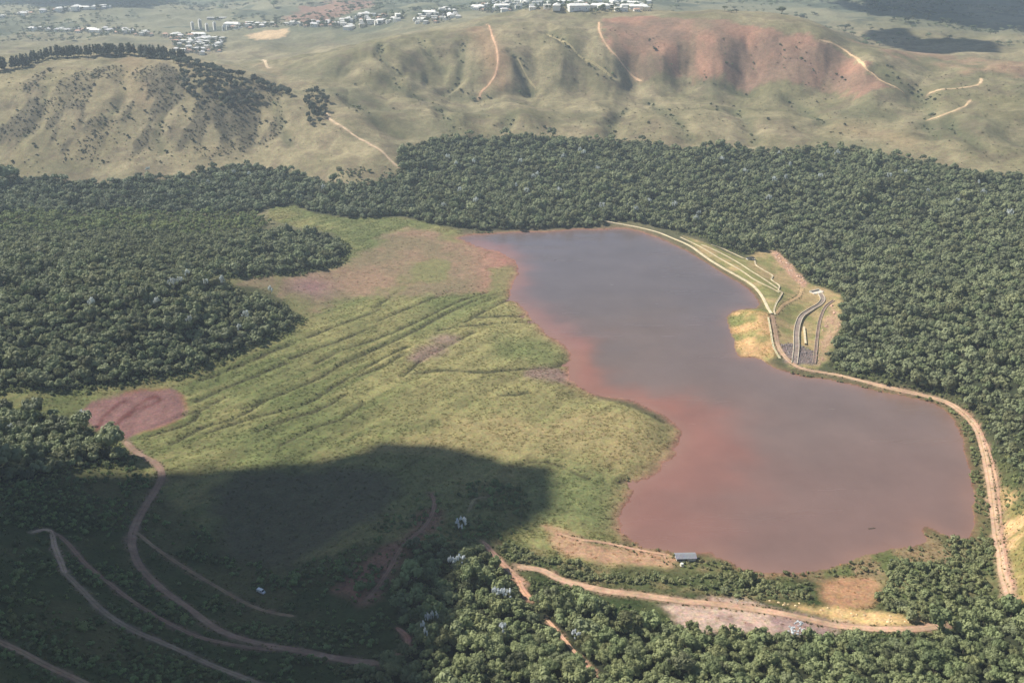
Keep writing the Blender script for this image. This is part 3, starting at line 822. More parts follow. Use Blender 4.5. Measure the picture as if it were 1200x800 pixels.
def trunk_geo(seed, kind='round'):
    rng = np.random.default_rng(seed)
    top = {'round': 1.3, 'flat': 1.45, 'silver': 1.45, 'pine': 3.6, 'bush': .4}[kind]
    r = {'round': .07, 'flat': .05, 'silver': .05, 'pine': .07, 'bush': .05}[kind]
    bend = rng.normal(scale=.05, size=2)
    parts = [(*tube((0, 0, -.25), (bend[0], bend[1], top * .6), r, r * .75), 0), (*tube((bend[0], bend[1], top * .6), (bend[0] * 1.6, bend[1] * 1.6, top), r * .75, r * .4), 0)]
    for i in range(4):
        th = i * 1.57 + rng.uniform(-.4, .4); h0 = top * rng.uniform(.5, .8)
        L = {'round': .55, 'flat': .6, 'silver': .7, 'pine': .3, 'bush': .3}[kind]
        parts.append((*tube((bend[0], bend[1], h0), (bend[0] + L * math.cos(th), bend[1] + L * math.sin(th), h0 + L * .7), r * .5, r * .2, 5), 0))
    return cat(parts)

def mesh_of(name, geo, mats):
    v, f, mi = geo
    me = bpy.data.meshes.new(name)
    me.from_pydata([tuple(x) for x in v], [], [tuple(q) for q in f])
    for m in mats: me.materials.append(m)
    me.polygons.foreach_set('material_index', np.array(mi, np.int32))
    return me

def proto(name, mesh):
    return bpy.data.objects.new(name, mesh)

def full(seed, k, per, size, kind, leaf):
    c = crown_geo(seed, k, per, size, kind); t = trunk_geo(seed, kind)
    v, f, mi = cat([(c[0], c[1], 0), (t[0], t[1], 1)])
    return mesh_of('tree_shape', (v, f, mi), [leaf, M_BARK])

PCOL = {}
def collection(name, objs):
    c = bpy.data.collections.new(name)
    for o in objs: c.objects.link(o)
    PCOL[name] = (c, len(objs))
collection('tree_shapes', [proto('tree_shape_%d' % i, full(100 + i, 13 + i % 3, 26, .13, 'round' if i < 5 else 'flat', M_LEAF_I)) for i in range(6)])
collection('bush_shapes', [proto('bush_shape_%d' % i, full(200 + i, 7, 26, .15, 'bush', M_LEAF_I)) for i in range(4)])

def tuft_geo(seed):
    rng = np.random.default_rng(seed)
    V, F = [], []
    for i in range(15):
        th = rng.uniform(0, 6.283); r = rng.uniform(0, .7); h = rng.uniform(.12, .38); w = rng.uniform(.12, .26)
        x, y = r * math.cos(th), r * math.sin(th); a = rng.uniform(0, 6.283); lx, ly = rng.normal(scale=.55, size=2)
        dx, dy = w * math.cos(a), w * math.sin(a)
        b = len(V)
        V += [(x - dx, y - dy, -.1), (x + dx, y + dy, -.1), (x + dx * .8 + lx * .5, y + dy * .8 + ly * .5, h * .65), (x + lx, y + ly, h)]
        F += [(b, b + 1, b + 2, b + 3)]
    return np.array(V), F, [0] * len(F)
collection('tuft_shapes', [proto('tuft_shape_%d' % i, mesh_of('tuft_shape', tuft_geo(300 + i), [M_GRASS_I])) for i in range(4)])

def scatter(name, coll, P, scl, tint, label, cat_, rot=None):
    """one object of many plants: points with size, turn and tint, a plant put on each"""
    n = len(P)
    c, k = PCOL[coll]
    me = bpy.data.meshes.new(name)
    me.vertices.add(n); me.vertices.foreach_set('co', P.astype(np.float32).ravel())
    def att(nm, tp, arr, key):
        a = me.attributes.new(nm, tp, 'POINT'); a.data.foreach_set(key, np.ascontiguousarray(arr).ravel())
    att('size', 'FLOAT_VECTOR', scl.astype(np.float32), 'vector')
    r = np.zeros((n, 3), np.float32); r[:, 2] = RNG.uniform(0, 6.283, n)
    r[:, :2] = RNG.normal(scale=.06, size=(n, 2))
    att('turn', 'FLOAT_VECTOR', r, 'vector')
    att('pick', 'INT', RNG.integers(0, k, n).astype(np.int32), 'value')
    t4 = np.ones((n, 4), np.float32); t4[:, :3] = tint
    att('tint', 'FLOAT_COLOR', t4, 'color')
    o = bpy.data.objects.new(name, me); COL.objects.link(o)
    tag(o, 'stuff', label, cat_)
    ng = bpy.data.node_groups.new(name + '_planting', 'GeometryNodeTree')
    ng.interface.new_socket('Geometry', in_out='INPUT', socket_type='NodeSocketGeometry')
    ng.interface.new_socket('Geometry', in_out='OUTPUT', socket_type='NodeSocketGeometry')
    N, L = ng.nodes, ng.links
    gi, go = N.new('NodeGroupInput'), N.new('NodeGroupOutput')
    ip = N.new('GeometryNodeInstanceOnPoints'); ci = N.new('GeometryNodeCollectionInfo')
    ci.inputs['Collection'].default_value = c
    ci.inputs['Separate Children'].default_value = True; ci.inputs['Reset Children'].default_value = True
    def named(nm, tp):
        q = N.new('GeometryNodeInputNamedAttribute'); q.data_type = tp; q.inputs['Name'].default_value = nm
        return q.outputs['Attribute']
    L.new(gi.outputs[0], ip.inputs['Points']); L.new(ci.outputs[0], ip.inputs['Instance'])
    ip.inputs['Pick Instance'].default_value = True
    L.new(named('pick', 'INT'), ip.inputs['Instance Index'])
    e2r = N.new('FunctionNodeEulerToRotation'); L.new(named('turn', 'FLOAT_VECTOR'), e2r.inputs[0])
    L.new(e2r.outputs[0], ip.inputs['Rotation'])
    L.new(named('size', 'FLOAT_VECTOR'), ip.inputs['Scale'])
    L.new(ip.outputs[0], go.inputs[0])
    md = o.modifiers.new('planting', 'NODES'); md.node_group = ng
    return o

def to_px(P):
    x, y, z = P[:, 0], P[:, 1], P[:, 2] - CAM_H
    dep = y * math.cos(PITCH) - z * math.sin(PITCH)
    up = y * math.sin(PITCH) + z * math.cos(PITCH)
    return 600 + FPX * x / dep, 400 - FPX * up / dep, dep

ALL_ROADS = [(ln, wd) for (px, wd, c), ln in zip(TRACKS, road_lines)]
def clear_of_roads(x, y, gap=2.0):
    ok = np.ones(x.shape, bool)
    for ln, wd in ALL_ROADS:
        ok &= ldist(ln, x, y, 15) > wd * .5 + gap
    return ok

def plant_points(poly, spacing, jit=.5, wobble=8.0, inset=0.0, dens=None, gap=2.5, seed=1, lake_gap=2.0):
    poly = np.asarray(poly); rng = np.random.default_rng(seed)
    x0, y0 = poly.min(0); x1, y1 = poly.max(0)
    nx, ny = int((x1 - x0) / spacing) + 2, int((y1 - y0) / (spacing * .87)) + 2
    I, J = np.meshgrid(np.arange(nx), np.arange(ny))
    x = (x0 + (I + .5 * (J % 2)) * spacing).ravel(); y = (y0 + J * spacing * .87).ravel()
    x = x + rng.uniform(-jit, jit, x.shape) * spacing; y = y + rng.uniform(-jit, jit, y.shape) * spacing
    m = (np.abs(x) < .86 * y) & (y > 180)
    x, y = x[m], y[m]
    d = sdist(poly, x, y, 30) + (fbm(x, y, 24, 3, 70) - .5) * 2 * wobble
    m = (d < -inset) & ((rng.uniform(size=x.shape) > .05) | (spacing < 5)) & clear_of_roads(x, y, gap) & (lake_sd(x, y) > lake_gap)
    if dens is not None:
        m &= rng.uniform(size=x.shape) < dens(x, y)
    x, y = x[m], y[m]
    return np.stack([x, y, hgt(x, y)], -1)

def leaf_tint(P, base=(114, 119, 86), var=.5, seed=80, yellow=.35):
    x, y = P[:, 0], P[:, 1]; n = len(P)
    t = np.tile(srgb(*base), (n, 1))
    big = np.clip(.5 + 1.25 * (.6 * fbm(x, y, 130, 3, seed) + .4 * fbm(x, y, 32, 2, seed + 1) - .5), 0, 1)
    t = t * (1.24 + .85 * big)[:, None]
    t = t * np.exp(RNG.normal(scale=.44 * var / .5, size=n))[:, None]
    w = (np.clip(RNG.normal(size=n) * .5 + (big - .5) * 2, 0, 1) * yellow)[:, None]
    t = t * (1 - w) + srgb(136, 130, 82) * w
    f_ = (RNG.uniform(size=n) < .25)[:, None] * .5
    t = t * (1 - f_) + srgb(106, 122, 80) * f_
    g = (RNG.uniform(size=n) < .08)[:, None] * .45
    t = t * (1 - g) + srgb(116, 120, 96) * g
    t = t * np.minimum(1.0, .33 / t.max(1))[:, None]
    return np.maximum(t, .008)

def tree_sizes(n, r0, sd=.33, tall=1.0):
    r = r0 * np.exp(RNG.normal(scale=sd, size=n))
    return np.stack([r, r * RNG.uniform(.88, 1.12, n), r * RNG.uniform(.85, 1.2, n) * tall], -1)

# ------------------------------------------------------------------ woods
def wood(name, poly, spacing, label, seed, base=(114, 119, 86), yellow=.35, r=None, **k):
    k.setdefault('wobble', 4.5); P = plant_points(poly, spacing, seed=seed, **k)
    px, py, dep = to_px(P)
    v = (px > -170) & (px < 1370) & (py > -20) & (py < 900)
    P = P[v]
    return P
def plant_wood(name, P, r0, label, base=(114, 119, 88), yellow=.35, tall=1.0, light=None):
    s = tree_sizes(len(P), r0, tall=tall)
    Q = P.copy(); Q[:, 2] -= np.minimum(s[:, 2], r0 * 1.1) * RNG.uniform(.3, 1.0, len(P))
    tn = leaf_tint(P, base, yellow=yellow)
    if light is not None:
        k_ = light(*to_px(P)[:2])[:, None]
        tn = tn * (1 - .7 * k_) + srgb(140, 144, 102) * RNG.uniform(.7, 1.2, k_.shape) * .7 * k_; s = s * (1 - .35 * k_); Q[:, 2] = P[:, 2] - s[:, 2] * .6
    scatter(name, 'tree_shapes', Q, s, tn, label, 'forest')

P_R = wood('wood', WOOD_R, 5.6, '', 1)
fx, fy, _ = to_px(P_R)
plant_wood('forest', P_R, 3.45, 'dense green forest covering the slopes behind and beside the dam')
P_L = wood('wood', WOOD_L, 6.0, '', 2)
plant_wood('forest', P_L, 3.7, 'dark belt of forest along the foot of the pine-crested hill', base=(106, 112, 86))
P_M = wood('wood', WOOD_M, 5.6, '', 3)
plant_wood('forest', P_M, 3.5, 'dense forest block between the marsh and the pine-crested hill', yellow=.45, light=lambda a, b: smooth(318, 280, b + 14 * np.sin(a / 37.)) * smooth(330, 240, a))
P_SM = plant_points(SCRUB_M, 6.0, seed=4)
plant_wood('scrub', P_SM, 2.6, 'light green scrub strip between two forest belts', base=(124, 134, 84), yellow=.6)
P_P = wood('wood', WOOD_P, 6.2, '', 5)
plant_wood('forest', P_P, 4.2, 'small wood beside the red mud pond')
# ---- wood at the near end: the largest trees one by one, the rest as one mass
TREE_MESH = [(mesh_of('crown', crown_geo(400 + i, 17, 52, .085, 'round' if i < 5 else 'flat'), [M_LEAF_O]), mesh_of('trunk', trunk_geo(400 + i), [M_BARK])) for i in range(6)]
PINE_MESH = [(mesh_of('crown', crown_geo(420 + i, 11, 30, .12, 'pine'), [M_LEAF_O]), mesh_of('trunk', trunk_geo(420 + i, 'pine'), [M_BARK])) for i in range(4)]
SILVER_MESH = [(mesh_of('crown', crown_geo(440 + i, 15, 40, .09, 'silver'), [M_LEAF_O]), mesh_of('trunk', trunk_geo(440 + i, 'silver'), [M_BARK])) for i in range(4)]
BUSH_MESH = [mesh_of('shrub', crown_geo(460 + i, 8, 30, .13, 'bush'), [M_LEAF_O]) for i in range(4)]

def tree(name, meshes, p, s, tint, label, cat_, group, sink=.3):
    cr, tr = random.choice(meshes)
    e = empty(name, (p[0], p[1], p[2] - sink * s[2]), random.uniform(0, 6.28), label, cat_, group)
    e.scale = s
    c = bpy.data.objects.new('crown', cr); COL.objects.link(c); c.parent = e; c.color = (*tint, 1)
    t = bpy.data.objects.new('trunk', tr); COL.objects.link(t); t.parent = e
    return e

P_B = plant_points(WOOD_B, 5.9, seed=6, gap=2.2, wobble=4)
bx, by, bd = to_px(P_B)
vis = (bx > -150) & (bx < 1370) & (by < 890)
P_B, bx, by, bd = P_B[vis], bx[vis], by[vis], bd[vis]
SIZE_B = tree_sizes(len(P_B), 3.6, .28)
TINT_B = leaf_tint(P_B, (116, 122, 84), yellow=.4)
infr = (bx > 4) & (bx < 1196) & (by < 800)
order = np.argsort(np.where(infr, bd, 1e9))
single = np.zeros(len(P_B), bool); single[order[:300]] = True
for i in np.nonzero(single)[0]:
    k_ = TINT_B[i].sum() / 3; adj = ('dark green' if k_ < .11 else 'mid green' if k_ < .18 else 'pale green') if TINT_B[i][0] < TINT_B[i][1] * .97 else ('deep olive' if k_ < .15 else 'yellowish olive')
    adj = ('small ' if SIZE_B[i][0] < 3.1 else 'large ' if SIZE_B[i][0] > 4.3 else '') + adj
    if bx[i] < 530: lab, g = adj + ' tree in the shaded wood at the bottom edge', adj + ' trees of the shaded bottom wood'
    elif bx[i] < 700: lab, g = adj + ' sunlit tree at the bottom edge beside the shaded wood', adj + ' trees at the bottom edge beside the shade'
    elif bx[i] < 830: lab, g = adj + ' tree at the bottom edge right of the narrow path through the wood', adj + ' trees by the narrow path'
    elif bx[i] < 990: lab, g = adj + ' tree at the bottom edge below the silver trees by the road', adj + ' trees below the roadside silver trees'
    elif bx[i] < 1100: lab, g = adj + ' tree at the bottom edge below the end of the dirt road', adj + ' trees below the road end'
    else: lab, g = adj + ' tree of the wood in the bottom right corner', adj + ' trees in the bottom corner of the wood'
    tree('broadleaf_tree', TREE_MESH, P_B[i], SIZE_B[i], TINT_B[i], lab, 'tree', g, random.uniform(.2, .7))
rest = ~single
Q = P_B[rest].copy(); Q[:, 2] -= SIZE_B[rest][:, 2] * RNG.uniform(.2, .7, rest.sum())
scatter('forest', 'tree_shapes', Q, SIZE_B[rest], TINT_B[rest], 'sunlit wood along the near side of the wide dirt road', 'forest')
P_S = plant_points(WOOD_S, 6.2, seed=7)
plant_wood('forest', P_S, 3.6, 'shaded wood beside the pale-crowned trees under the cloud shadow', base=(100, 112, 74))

# ---- pale silver-leaved trees
SILVER_NEAR = [(541,634,4.2),(531,674,3.2),(540,671,3.0),(583,712,3.3),(594,713,3.2),(590,751,2.8),(502,742,1.6),(508,740,1.6),(512,738,1.5),(497,752,1.6),(499,759,1.5),(937,739,3.2),(928,748,3.6),(940,747,3.0),(674,758,2.6),(99,497,3.0),(14,509,2.2)]
SILVER_FAR = [(222,331),(213,338),(205,347),(243,340),(318,351),(263,342),(290,382),(224,387),(112,370),(186,366),(282,394),(293,209),(275,207),(245,220),(380,228),(525,192),(535,199),(555,196),(610,195),(630,212),(625,215),(605,224),(617,231),(660,192),(680,183),(684,186),(705,251),(735,249),(520,247),(540,232),(558,245),(845,194),(912,186),(925,200),(980,189),(1040,215),(1060,209),(1145,220),(1120,242),(1150,234),(920,217),(906,219),(900,242),(872,209),(818,257),(815,264),(745,252),(760,242),(790,250),(175,206),(1010,232),(960,214),(1180,262),(1085,230),(700,205),(655,232)]
SN = W([(a, b) for a, b, _ in SILVER_NEAR]); SF = W([(a, b + 4) for a, b in SILVER_FAR])
near_lab = ['large pale silver tree at the edge of the cloud shadow above the dirt path', 'pale silver tree in the shade, one of two touching below the large silver one', 'pale silver tree in the shade, one of two touching below the large silver one',
 'bright white-leaved tree in the sunlit wood, one of two side by side', 'bright white-leaved tree in the sunlit wood, one of two side by side', 'lone pale tree in the sunlit wood near the bottom edge'] + ['small white-topped tree in the shaded wood, one of five close together'] * 5 + \
 ['pale silver tree on the near edge of the wide dirt road, one of three'] * 3 + ['pale tree beside the narrow path through the bottom wood', 'pale tree between the small wood and the red mud pond', 'pale tree on the far left of the small wood by the red pond']
near_grp = [None, 'silver pair in the shade', 'silver pair in the shade', 'white pair in the sunlit wood', 'white pair in the sunlit wood', None] + ['five small white-topped trees'] * 5 + ['silver trees by the wide road'] * 3 + [None] * 3
for (a, b, r), p, lab, g in zip(SILVER_NEAR, SN, near_lab, near_grp):
    tree('silver_tree', SILVER_MESH, p, (r, r, r * (1.0 if a > 900 else 4.6 if r < 1.7 else 2.3)), srgb(232, 236, 236) * random.uniform(.9, 1.05), lab, 'tree', g, 0.1)
for (a, b), p in zip(SILVER_FAR, SF):
    r = random.uniform(3.0, 4.4)
    if a < 330 and b > 300: lab, g = 'small pale silver crown in the forest block beside the marsh', 'silver crowns of the forest block by the marsh'
    elif a < 470: lab, g = 'small pale silver crown in the forest belt below the pine-crested hill', 'silver crowns of the belt below the pines'
    elif a < 790: lab, g = 'small pale silver crown in the forest behind the far shore of the lake', 'silver crowns behind the far shore'
    else: lab, g = 'small pale silver crown in the large forest behind the dam', 'silver crowns behind the dam'
    tree('silver_tree', SILVER_MESH, p, (r, r, r * 2.6), srgb(226, 230, 222) * random.uniform(.75, 1.05), lab, 'tree', g, 0.0)

# ---- pines along the crest and the dark groves below it
def pine_row(px_line, n, spread, lab, g, h=(4.0, 5.2), meshes=PINE_MESH, nm='pine_tree', wide=1.25):
    ln = spline(W(px_line)[:, :2], 6)
    seg = np.r_[0, np.cumsum(np.hypot(*np.diff(ln, axis=0).T))]
    s = np.linspace(0, seg[-1], n) + RNG.uniform(-3, 3, n)
    x = np.interp(s, seg, ln[:, 0]) + RNG.uniform(-spread, spread, n); y = np.interp(s, seg, ln[:, 1]) + RNG.uniform(-spread * .7, spread, n)
    z = hgt(x, y)
    for i in range(n):
        hh = random.uniform(*h)
        tree(nm, meshes, (x[i], y[i], z[i]), (hh * wide, hh * wide, hh), srgb(84, 94, 76) * random.uniform(.7, 1.25), lab, 'tree', g, 0.0)
CREST = [(-10,86),(20,80),(40,74),(70,68),(100,66),(140,66),(180,67),(210,72)]
pine_row(CREST, 150, 10, 'tall dark pine in the row along the crest of the brushy hill', 'pines along the hill crest')
pine_row([(205,74),(240,82),(270,90),(305,100),(343,112)], 90, 13, 'dark tree in the line running down the shoulder of the pine-crested hill', 'dark trees down the hill shoulder', (4.6, 6.4), TREE_MESH, 'dark_tree', .95)
def grove(px_poly, spacing, r, lab, g, base=(84, 92, 74), name='dark_tree'):
    P = plant_points(W(px_poly)[:, :2], spacing, seed=len(px_poly) * 7, wobble=6)
    for p in P:
        rr = r * random.uniform(.75, 1.25)
        sz = 'small ' if rr < r * .9 else 'large ' if rr > r * 1.1 else ''
        tree(name, TREE_MESH, p, (rr, rr, rr * 1.25), srgb(*base) * random.uniform(.7, 1.3), sz + lab, 'tree', sz + g, .3)
grove([(212,82),(240,86),(290,100),(310,118),(300,132),(285,140),(268,128),(258,118),(240,112),(242,125),(225,118),(205,100)], 13, 4.6, 'dark tree in the grove below the crest pines', 'grove below the crest pines')
grove([(358,112),(372,108),(386,118),(388,132),(378,142),(368,152),(360,140),(356,125)], 11, 4.4, 'dark tree in the small grove at the top of the pale hill track', 'grove at the top of the hill track')

# ---- single shrubs on the grass hills
SHR = {'shrub on the bare grass slope below the crest pines': [(253,110),(262,112),(290,118),(305,145),(312,143),(322,147),(298,140),(213,125),(216,130),(222,140),(198,150),(226,165),(130,122),(135,127),(137,132),(170,131),(155,140),(105,112),(188,190),(60,120),(85,150),(20,130),(40,170),(96,178),(150,160),(120,190),(240,175),(262,160),(330,140),(340,165),(15,190),(280,175),(175,175)],
 'dark shrub on the grass hill between the pale hill tracks': [(444,58),(447,62),(442,61),(465,83),(460,80),(468,86),(395,112),(416,100),(418,131),(461,128),(534,100),(536,92),(545,55),(542,52),(543,60),(562,116),(601,142),(598,147),(638,150),(648,152),(530,106),(525,108),(540,106),(548,110),(575,116),(615,112),(610,70),(614,78),(609,52),(525,140),(531,150),(517,130)],
 'dark shrub on the slope below the bare red hillside': [(713,142),(720,155),(713,160),(833,123),(840,130),(860,125),(957,120),(990,147),(980,88),(986,92),(990,95),(700,88),(708,91),(716,93),(690,76),(684,70),(840,126),(785,130),(760,145),(900,140),(930,150)],
 'dark tree in the hollow at the end of the pale ridge road': [(1040,78),(1045,80),(1046,86),(1052,92),(1073,100),(1075,108),(1068,104),(1080,112),(1090,115),(1085,118),(1078,106),(1095,118),(1064,100)]}
for lab, lst in SHR.items():
    for p in W(lst):
        r = random.uniform(2.4, 4.2)
        o = bpy.data.objects.new('shrub', random.choice(BUSH_MESH)); COL.objects.link(o)
        o.location = p; o.scale = (r, r, r * random.uniform(.9, 1.3)); o.rotation_euler = (0, 0, random.uniform(0, 6.28)); o.color = (*(srgb(86, 92, 68) * random.uniform(.7, 1.3)), 1)
        tag(o, None, lab, 'shrub', lab.replace('dark ', '') + ' group')

# ---- low brush as masses
def ground_col(x, y):
    fu = np.clip((x / y - U0) / (U1 - U0) * (NU - 1), 0, NU - 1).round().astype(int); ft = np.clip((np.log(y) - T0) / (T1 - T0) * (NT - 1), 0, NT - 1).round().astype(int)
    return C[ft, fu]
def brush(name, poly, spacing, r, label, base, seed, dens=None, yellow=.4, **k):
    P = plant_points(poly, spacing, seed=seed, dens=dens, **k)
    a, b, _ = to_px(P); v = (a > -150) & (a < 1370) & (b < 890); P = P[v]
    s = tree_sizes(len(P), r, .35)
    scatter(name, 'bush_shapes', P, s, leaf_tint(P, base, yellow=yellow), label, 'scrub')
brush('scrub', SCRUB_A, 3.1, 1.7, 'low green brush between the hut and the wide dirt road', (134, 136, 94), 21, lambda x, y: .45 + .5 * (fbm(x, y, 20, 3, 90) > .48), gap=1.2)
brush('scrub', SCRUB_B, 3.4, 2.2, 'green brush at the near corner of the lake shore', (130, 134, 92), 22, gap=1.5)
brush('scrub', SHORE_S, 3.0, 1.2, 'low brush along the near shore of the lake', (138, 134, 94), 23, lambda x, y: .25 + .5 * (fbm(x, y, 16, 3, 91) > .5), gap=1.5, lake_gap=.5)
SH_R = W([(1100,478),(1122,492),(1134,520),(1139,560),(1145,600),(1146,640),(1165,690),(1170,680),(1160,620),(1154,570),(1146,525),(1135,500),(1118,482),(1040,460),(990,447),(930,436),(920,438),(985,450),(1040,464)])[:, :2]
brush('scrub', SH_R, 2.6, 1.3, 'thin line of bushes between the lake and the shore road', (114, 120, 78), 24, lambda x, y: .2 + .7 * (fbm(x, y, 10, 3, 92) > .47), gap=.2, wobble=2, lake_gap=.2)
brush('scrub', BARE_R, 5.0, 1.2, 'sparse brush on the tan bare slope by the shore road', (128, 126, 80), 25, lambda x, y: .25 + 0 * x)
SLOPE = W([(-80,560),(60,565),(150,545),(180,560),(215,600),(260,650),(330,672),(420,640),(480,580),(560,560),(620,575),(600,640),(540,640),(480,650),(465,720),(500,745),(470,770),(420,800),(380,870),(-80,870)])[:, :2]
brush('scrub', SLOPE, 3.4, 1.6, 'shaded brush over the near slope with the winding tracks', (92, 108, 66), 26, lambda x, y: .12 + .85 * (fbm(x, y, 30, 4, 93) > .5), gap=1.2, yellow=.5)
brush('scrub', pz, 6.5, 1.8, 'patchy grey-brown brush over the pine-crested hill', (108, 102, 82), 27, lambda x, y: 1.0 * (fbm(x, y * .33, 34, 5, 41) > .50) * .7, yellow=.2)
UG = []
for k_, zz in enumerate((WOOD_R, WOOD_M, WOOD_P, WOOD_B)):
    q = plant_points(zz, 3.2, seed=60 + k_, inset=-9.0, wobble=5, gap=.8)
    q = q[(q[:, 1] < 1150)]
    q = q[(sdist(zz, q[:, 0], q[:, 1], 30) > -9) & (sdist(DAMGRASS, q[:, 0], q[:, 1], 30) > 1) & (sdist(ROADWIDE, q[:, 0], q[:, 1], 30) > 1) & (sdist(BANK2, q[:, 0], q[:, 1], 30) > 1) & (sdist(POND, q[:, 0], q[:, 1], 30) > 2)]
    UG.append(q)
UG = np.vstack(UG); a_, b_, _ = to_px(UG); UG = UG[(a_ > -130) & (a_ < 1350) & (b_ < 880)]
scatter('undergrowth', 'bush_shapes', UG, tree_sizes(len(UG), 1.35, .4), leaf_tint(UG, (112, 118, 76), yellow=.5), 'low green undergrowth along the edges of the woods', 'scrub')
FARW = W([(-40,50),(100,48),(200,30),(330,30),(420,14),(560,10),(760,6),(840,14),(960,30),(1100,45),(1240,50),(1240,-2),(600,-6),(-40,-4)])[:, :2]
P_F = plant_points(FARW, 24.0, seed=35, dens=lambda x, y: .03 + .6 * smooth(.53, .6, fbm(x, y, 170, 4, 87)), wobble=4)
a_, b_, _ = to_px(P_F); P_F = P_F[(a_ > -20) & (a_ < 1220) & (b_ > -25) & (b_ < 70)]
scatter('far_woods', 'tree_shapes', P_F, tree_sizes(len(P_F), 6.0, .35, .5), leaf_tint(P_F, (84, 92, 70)), 'dark woods and hedges scattered over the far country', 'woods')
EDGE = W([(395,200),(440,196),(464,190),(476,205),(484,228),(440,228),(405,226)])[:, :2]
brush('scrub', EDGE, 7.0, 2.4, 'grey-green brush on the grass between the hill track and the forest belt', (104, 108, 80), 28, lambda x, y: .25 + .6 * (fbm(x, y, 30, 3, 89) > .5))
HILLS = W([(-60,200),(200,196),(300,186),(400,190),(480,162),(620,154),(800,170),(960,170),(1100,192),(1240,202),(1260,85),(1100,82),(1050,100),(960,60),(830,36),(700,34),(570,40),(450,52),(380,100),(200,80),(-60,95)])[:, :2]
P_H = plant_points(HILLS, 13.0, seed=29, dens=lambda x, y: .12 + .75 * smooth(.48, .62, fbm(x, y, 55, 4, 88)), wobble=4, gap=1)
a_, b_, _ = to_px(P_H); P_H = P_H[(a_ > -20) & (a_ < 1220)]
hs_ = tree_sizes(len(P_H), 1.25, .35, .6)
hc_ = ground_col(P_H[:, 0], P_H[:, 1])
scatter('hill_tussocks', 'bush_shapes', P_H, hs_, np.clip(hc_ * RNG.uniform(.55, 1.1, (len(P_H), 1)) * np.array([.95, 1.0, .85]), .02, .5), 'low tussocks and small brush over the dry grass hills', 'scrub')
# lines of brush in the gullies
GP = []
for (pl, dep, wid) in GULLIES:
    ln = spline(W(pl)[:, :2], 10)
    ln = ln + (np.stack([vnoise(ln[:, 0] / 30, ln[:, 1] / 30, 8), vnoise(ln[:, 0] / 30, ln[:, 1] / 30, 9)], -1) - .5) * 14
    seg = np.r_[0, np.cumsum(np.hypot(*np.diff(ln, axis=0).T))]
    s = np.arange(0, seg[-1], 6.0); s = s[RNG.uniform(size=s.shape) < .45 * (fbm(s, s * 0 + dep, 60, 2, 94) > .46)]
    x = np.interp(s, seg, ln[:, 0]) + RNG.normal(scale=3.5, size=s.shape); y = np.interp(s, seg, ln[:, 1]) + RNG.normal(scale=3.5, size=s.shape)
    GP.append(np.stack([x, y, hgt(x, y)], -1))
GP = np.vstack(GP)
scatter('scrub', 'bush_shapes', GP, tree_sizes(len(GP), 2.4, .35), leaf_tint(GP, (82, 88, 62)), 'dark brush in the gullies of the grass hills', 'scrub')

# ---- marsh grass, and taller sedge along the ditches
def marsh_density(x, y):
    d = np.ones(x.shape) * .85
    d[sdist(MUDFAN, x, y, 30) < 4] = .10
    d[sdist(DARKFLAT, x, y, 30) < 0] = .35
    d[sdist(POND, x, y, 30) < 4] = 0
    d[sdist(BANK1, x, y, 30) < 2] = .08
    return d * smooth(.25, .5, fbm(x, y, 13, 3, 95))
PM = plant_points(MARSH, 2.3, seed=30, dens=lambda x, y: .5 * marsh_density(x, y), gap=.5, wobble=3)
a, b, _ = to_px(PM); PM = PM[(a > -30) & (a < 1230) & (b < 830)]
tm = ground_col(PM[:, 0], PM[:, 1]) * np.exp(RNG.normal(scale=.14, size=len(PM)))[:, None] * np.array([1.28, 1.30, 1.2])
sm = RNG.uniform(.8, 1.7, len(PM)); scatter('marsh_grass', 'tuft_shapes', PM, np.stack([sm * 1.15, sm * 1.15, sm * .8], -1), np.clip(tm, .02, .6), 'yellow-green marsh grass over the silted lake bed', 'grass')
DP = []
for ln in DITCH_W:
    seg = np.r_[0, np.cumsum(np.hypot(*np.diff(ln, axis=0).T))]
    s = np.repeat(np.arange(0, seg[-1], 1.6), 2); s = s[RNG.uniform(size=s.shape) < .22]
    s = s + RNG.uniform(-.8, .8, s.shape)
    x = np.interp(s, seg, ln[:, 0]) + RNG.normal(scale=2.4, size=s.shape); y = np.interp(s, seg, ln[:, 1]) + RNG.normal(scale=2.0, size=s.shape) + 2.0
    DP.append(np.stack([x, y, hgt(x, y)], -1))
DP = np.vstack(DP); DP = DP[lake_sd(DP[:, 0], DP[:, 1]) > 1]
scatter('sedge', 'bush_shapes', DP, tree_sizes(len(DP), .6, .35), leaf_tint(DP, (142, 142, 88), yellow=.6), 'taller green sedge along the straight marsh ditches', 'sedge')
PT = plant_points(SLOPE, 2.8, seed=31, dens=lambda x, y: .8 * (fbm(x, y, 18, 3, 96) > .42), gap=.6)
a, b, _ = to_px(PT); PT = PT[(a > -30) & (a < 1230) & (b < 840)]
tt = ground_col(PT[:, 0], PT[:, 1]) * np.exp(RNG.normal(scale=.25, size=len(PT)))[:, None] * 1.4
sm = RNG.uniform(.7, 1.4, len(PT)); scatter('slope_grass', 'tuft_shapes', PT, np.stack([sm, sm, sm * .8], -1), np.clip(tt, .02, .6), 'rough grass over the near shaded slope', 'grass')
RP, RT = [], []
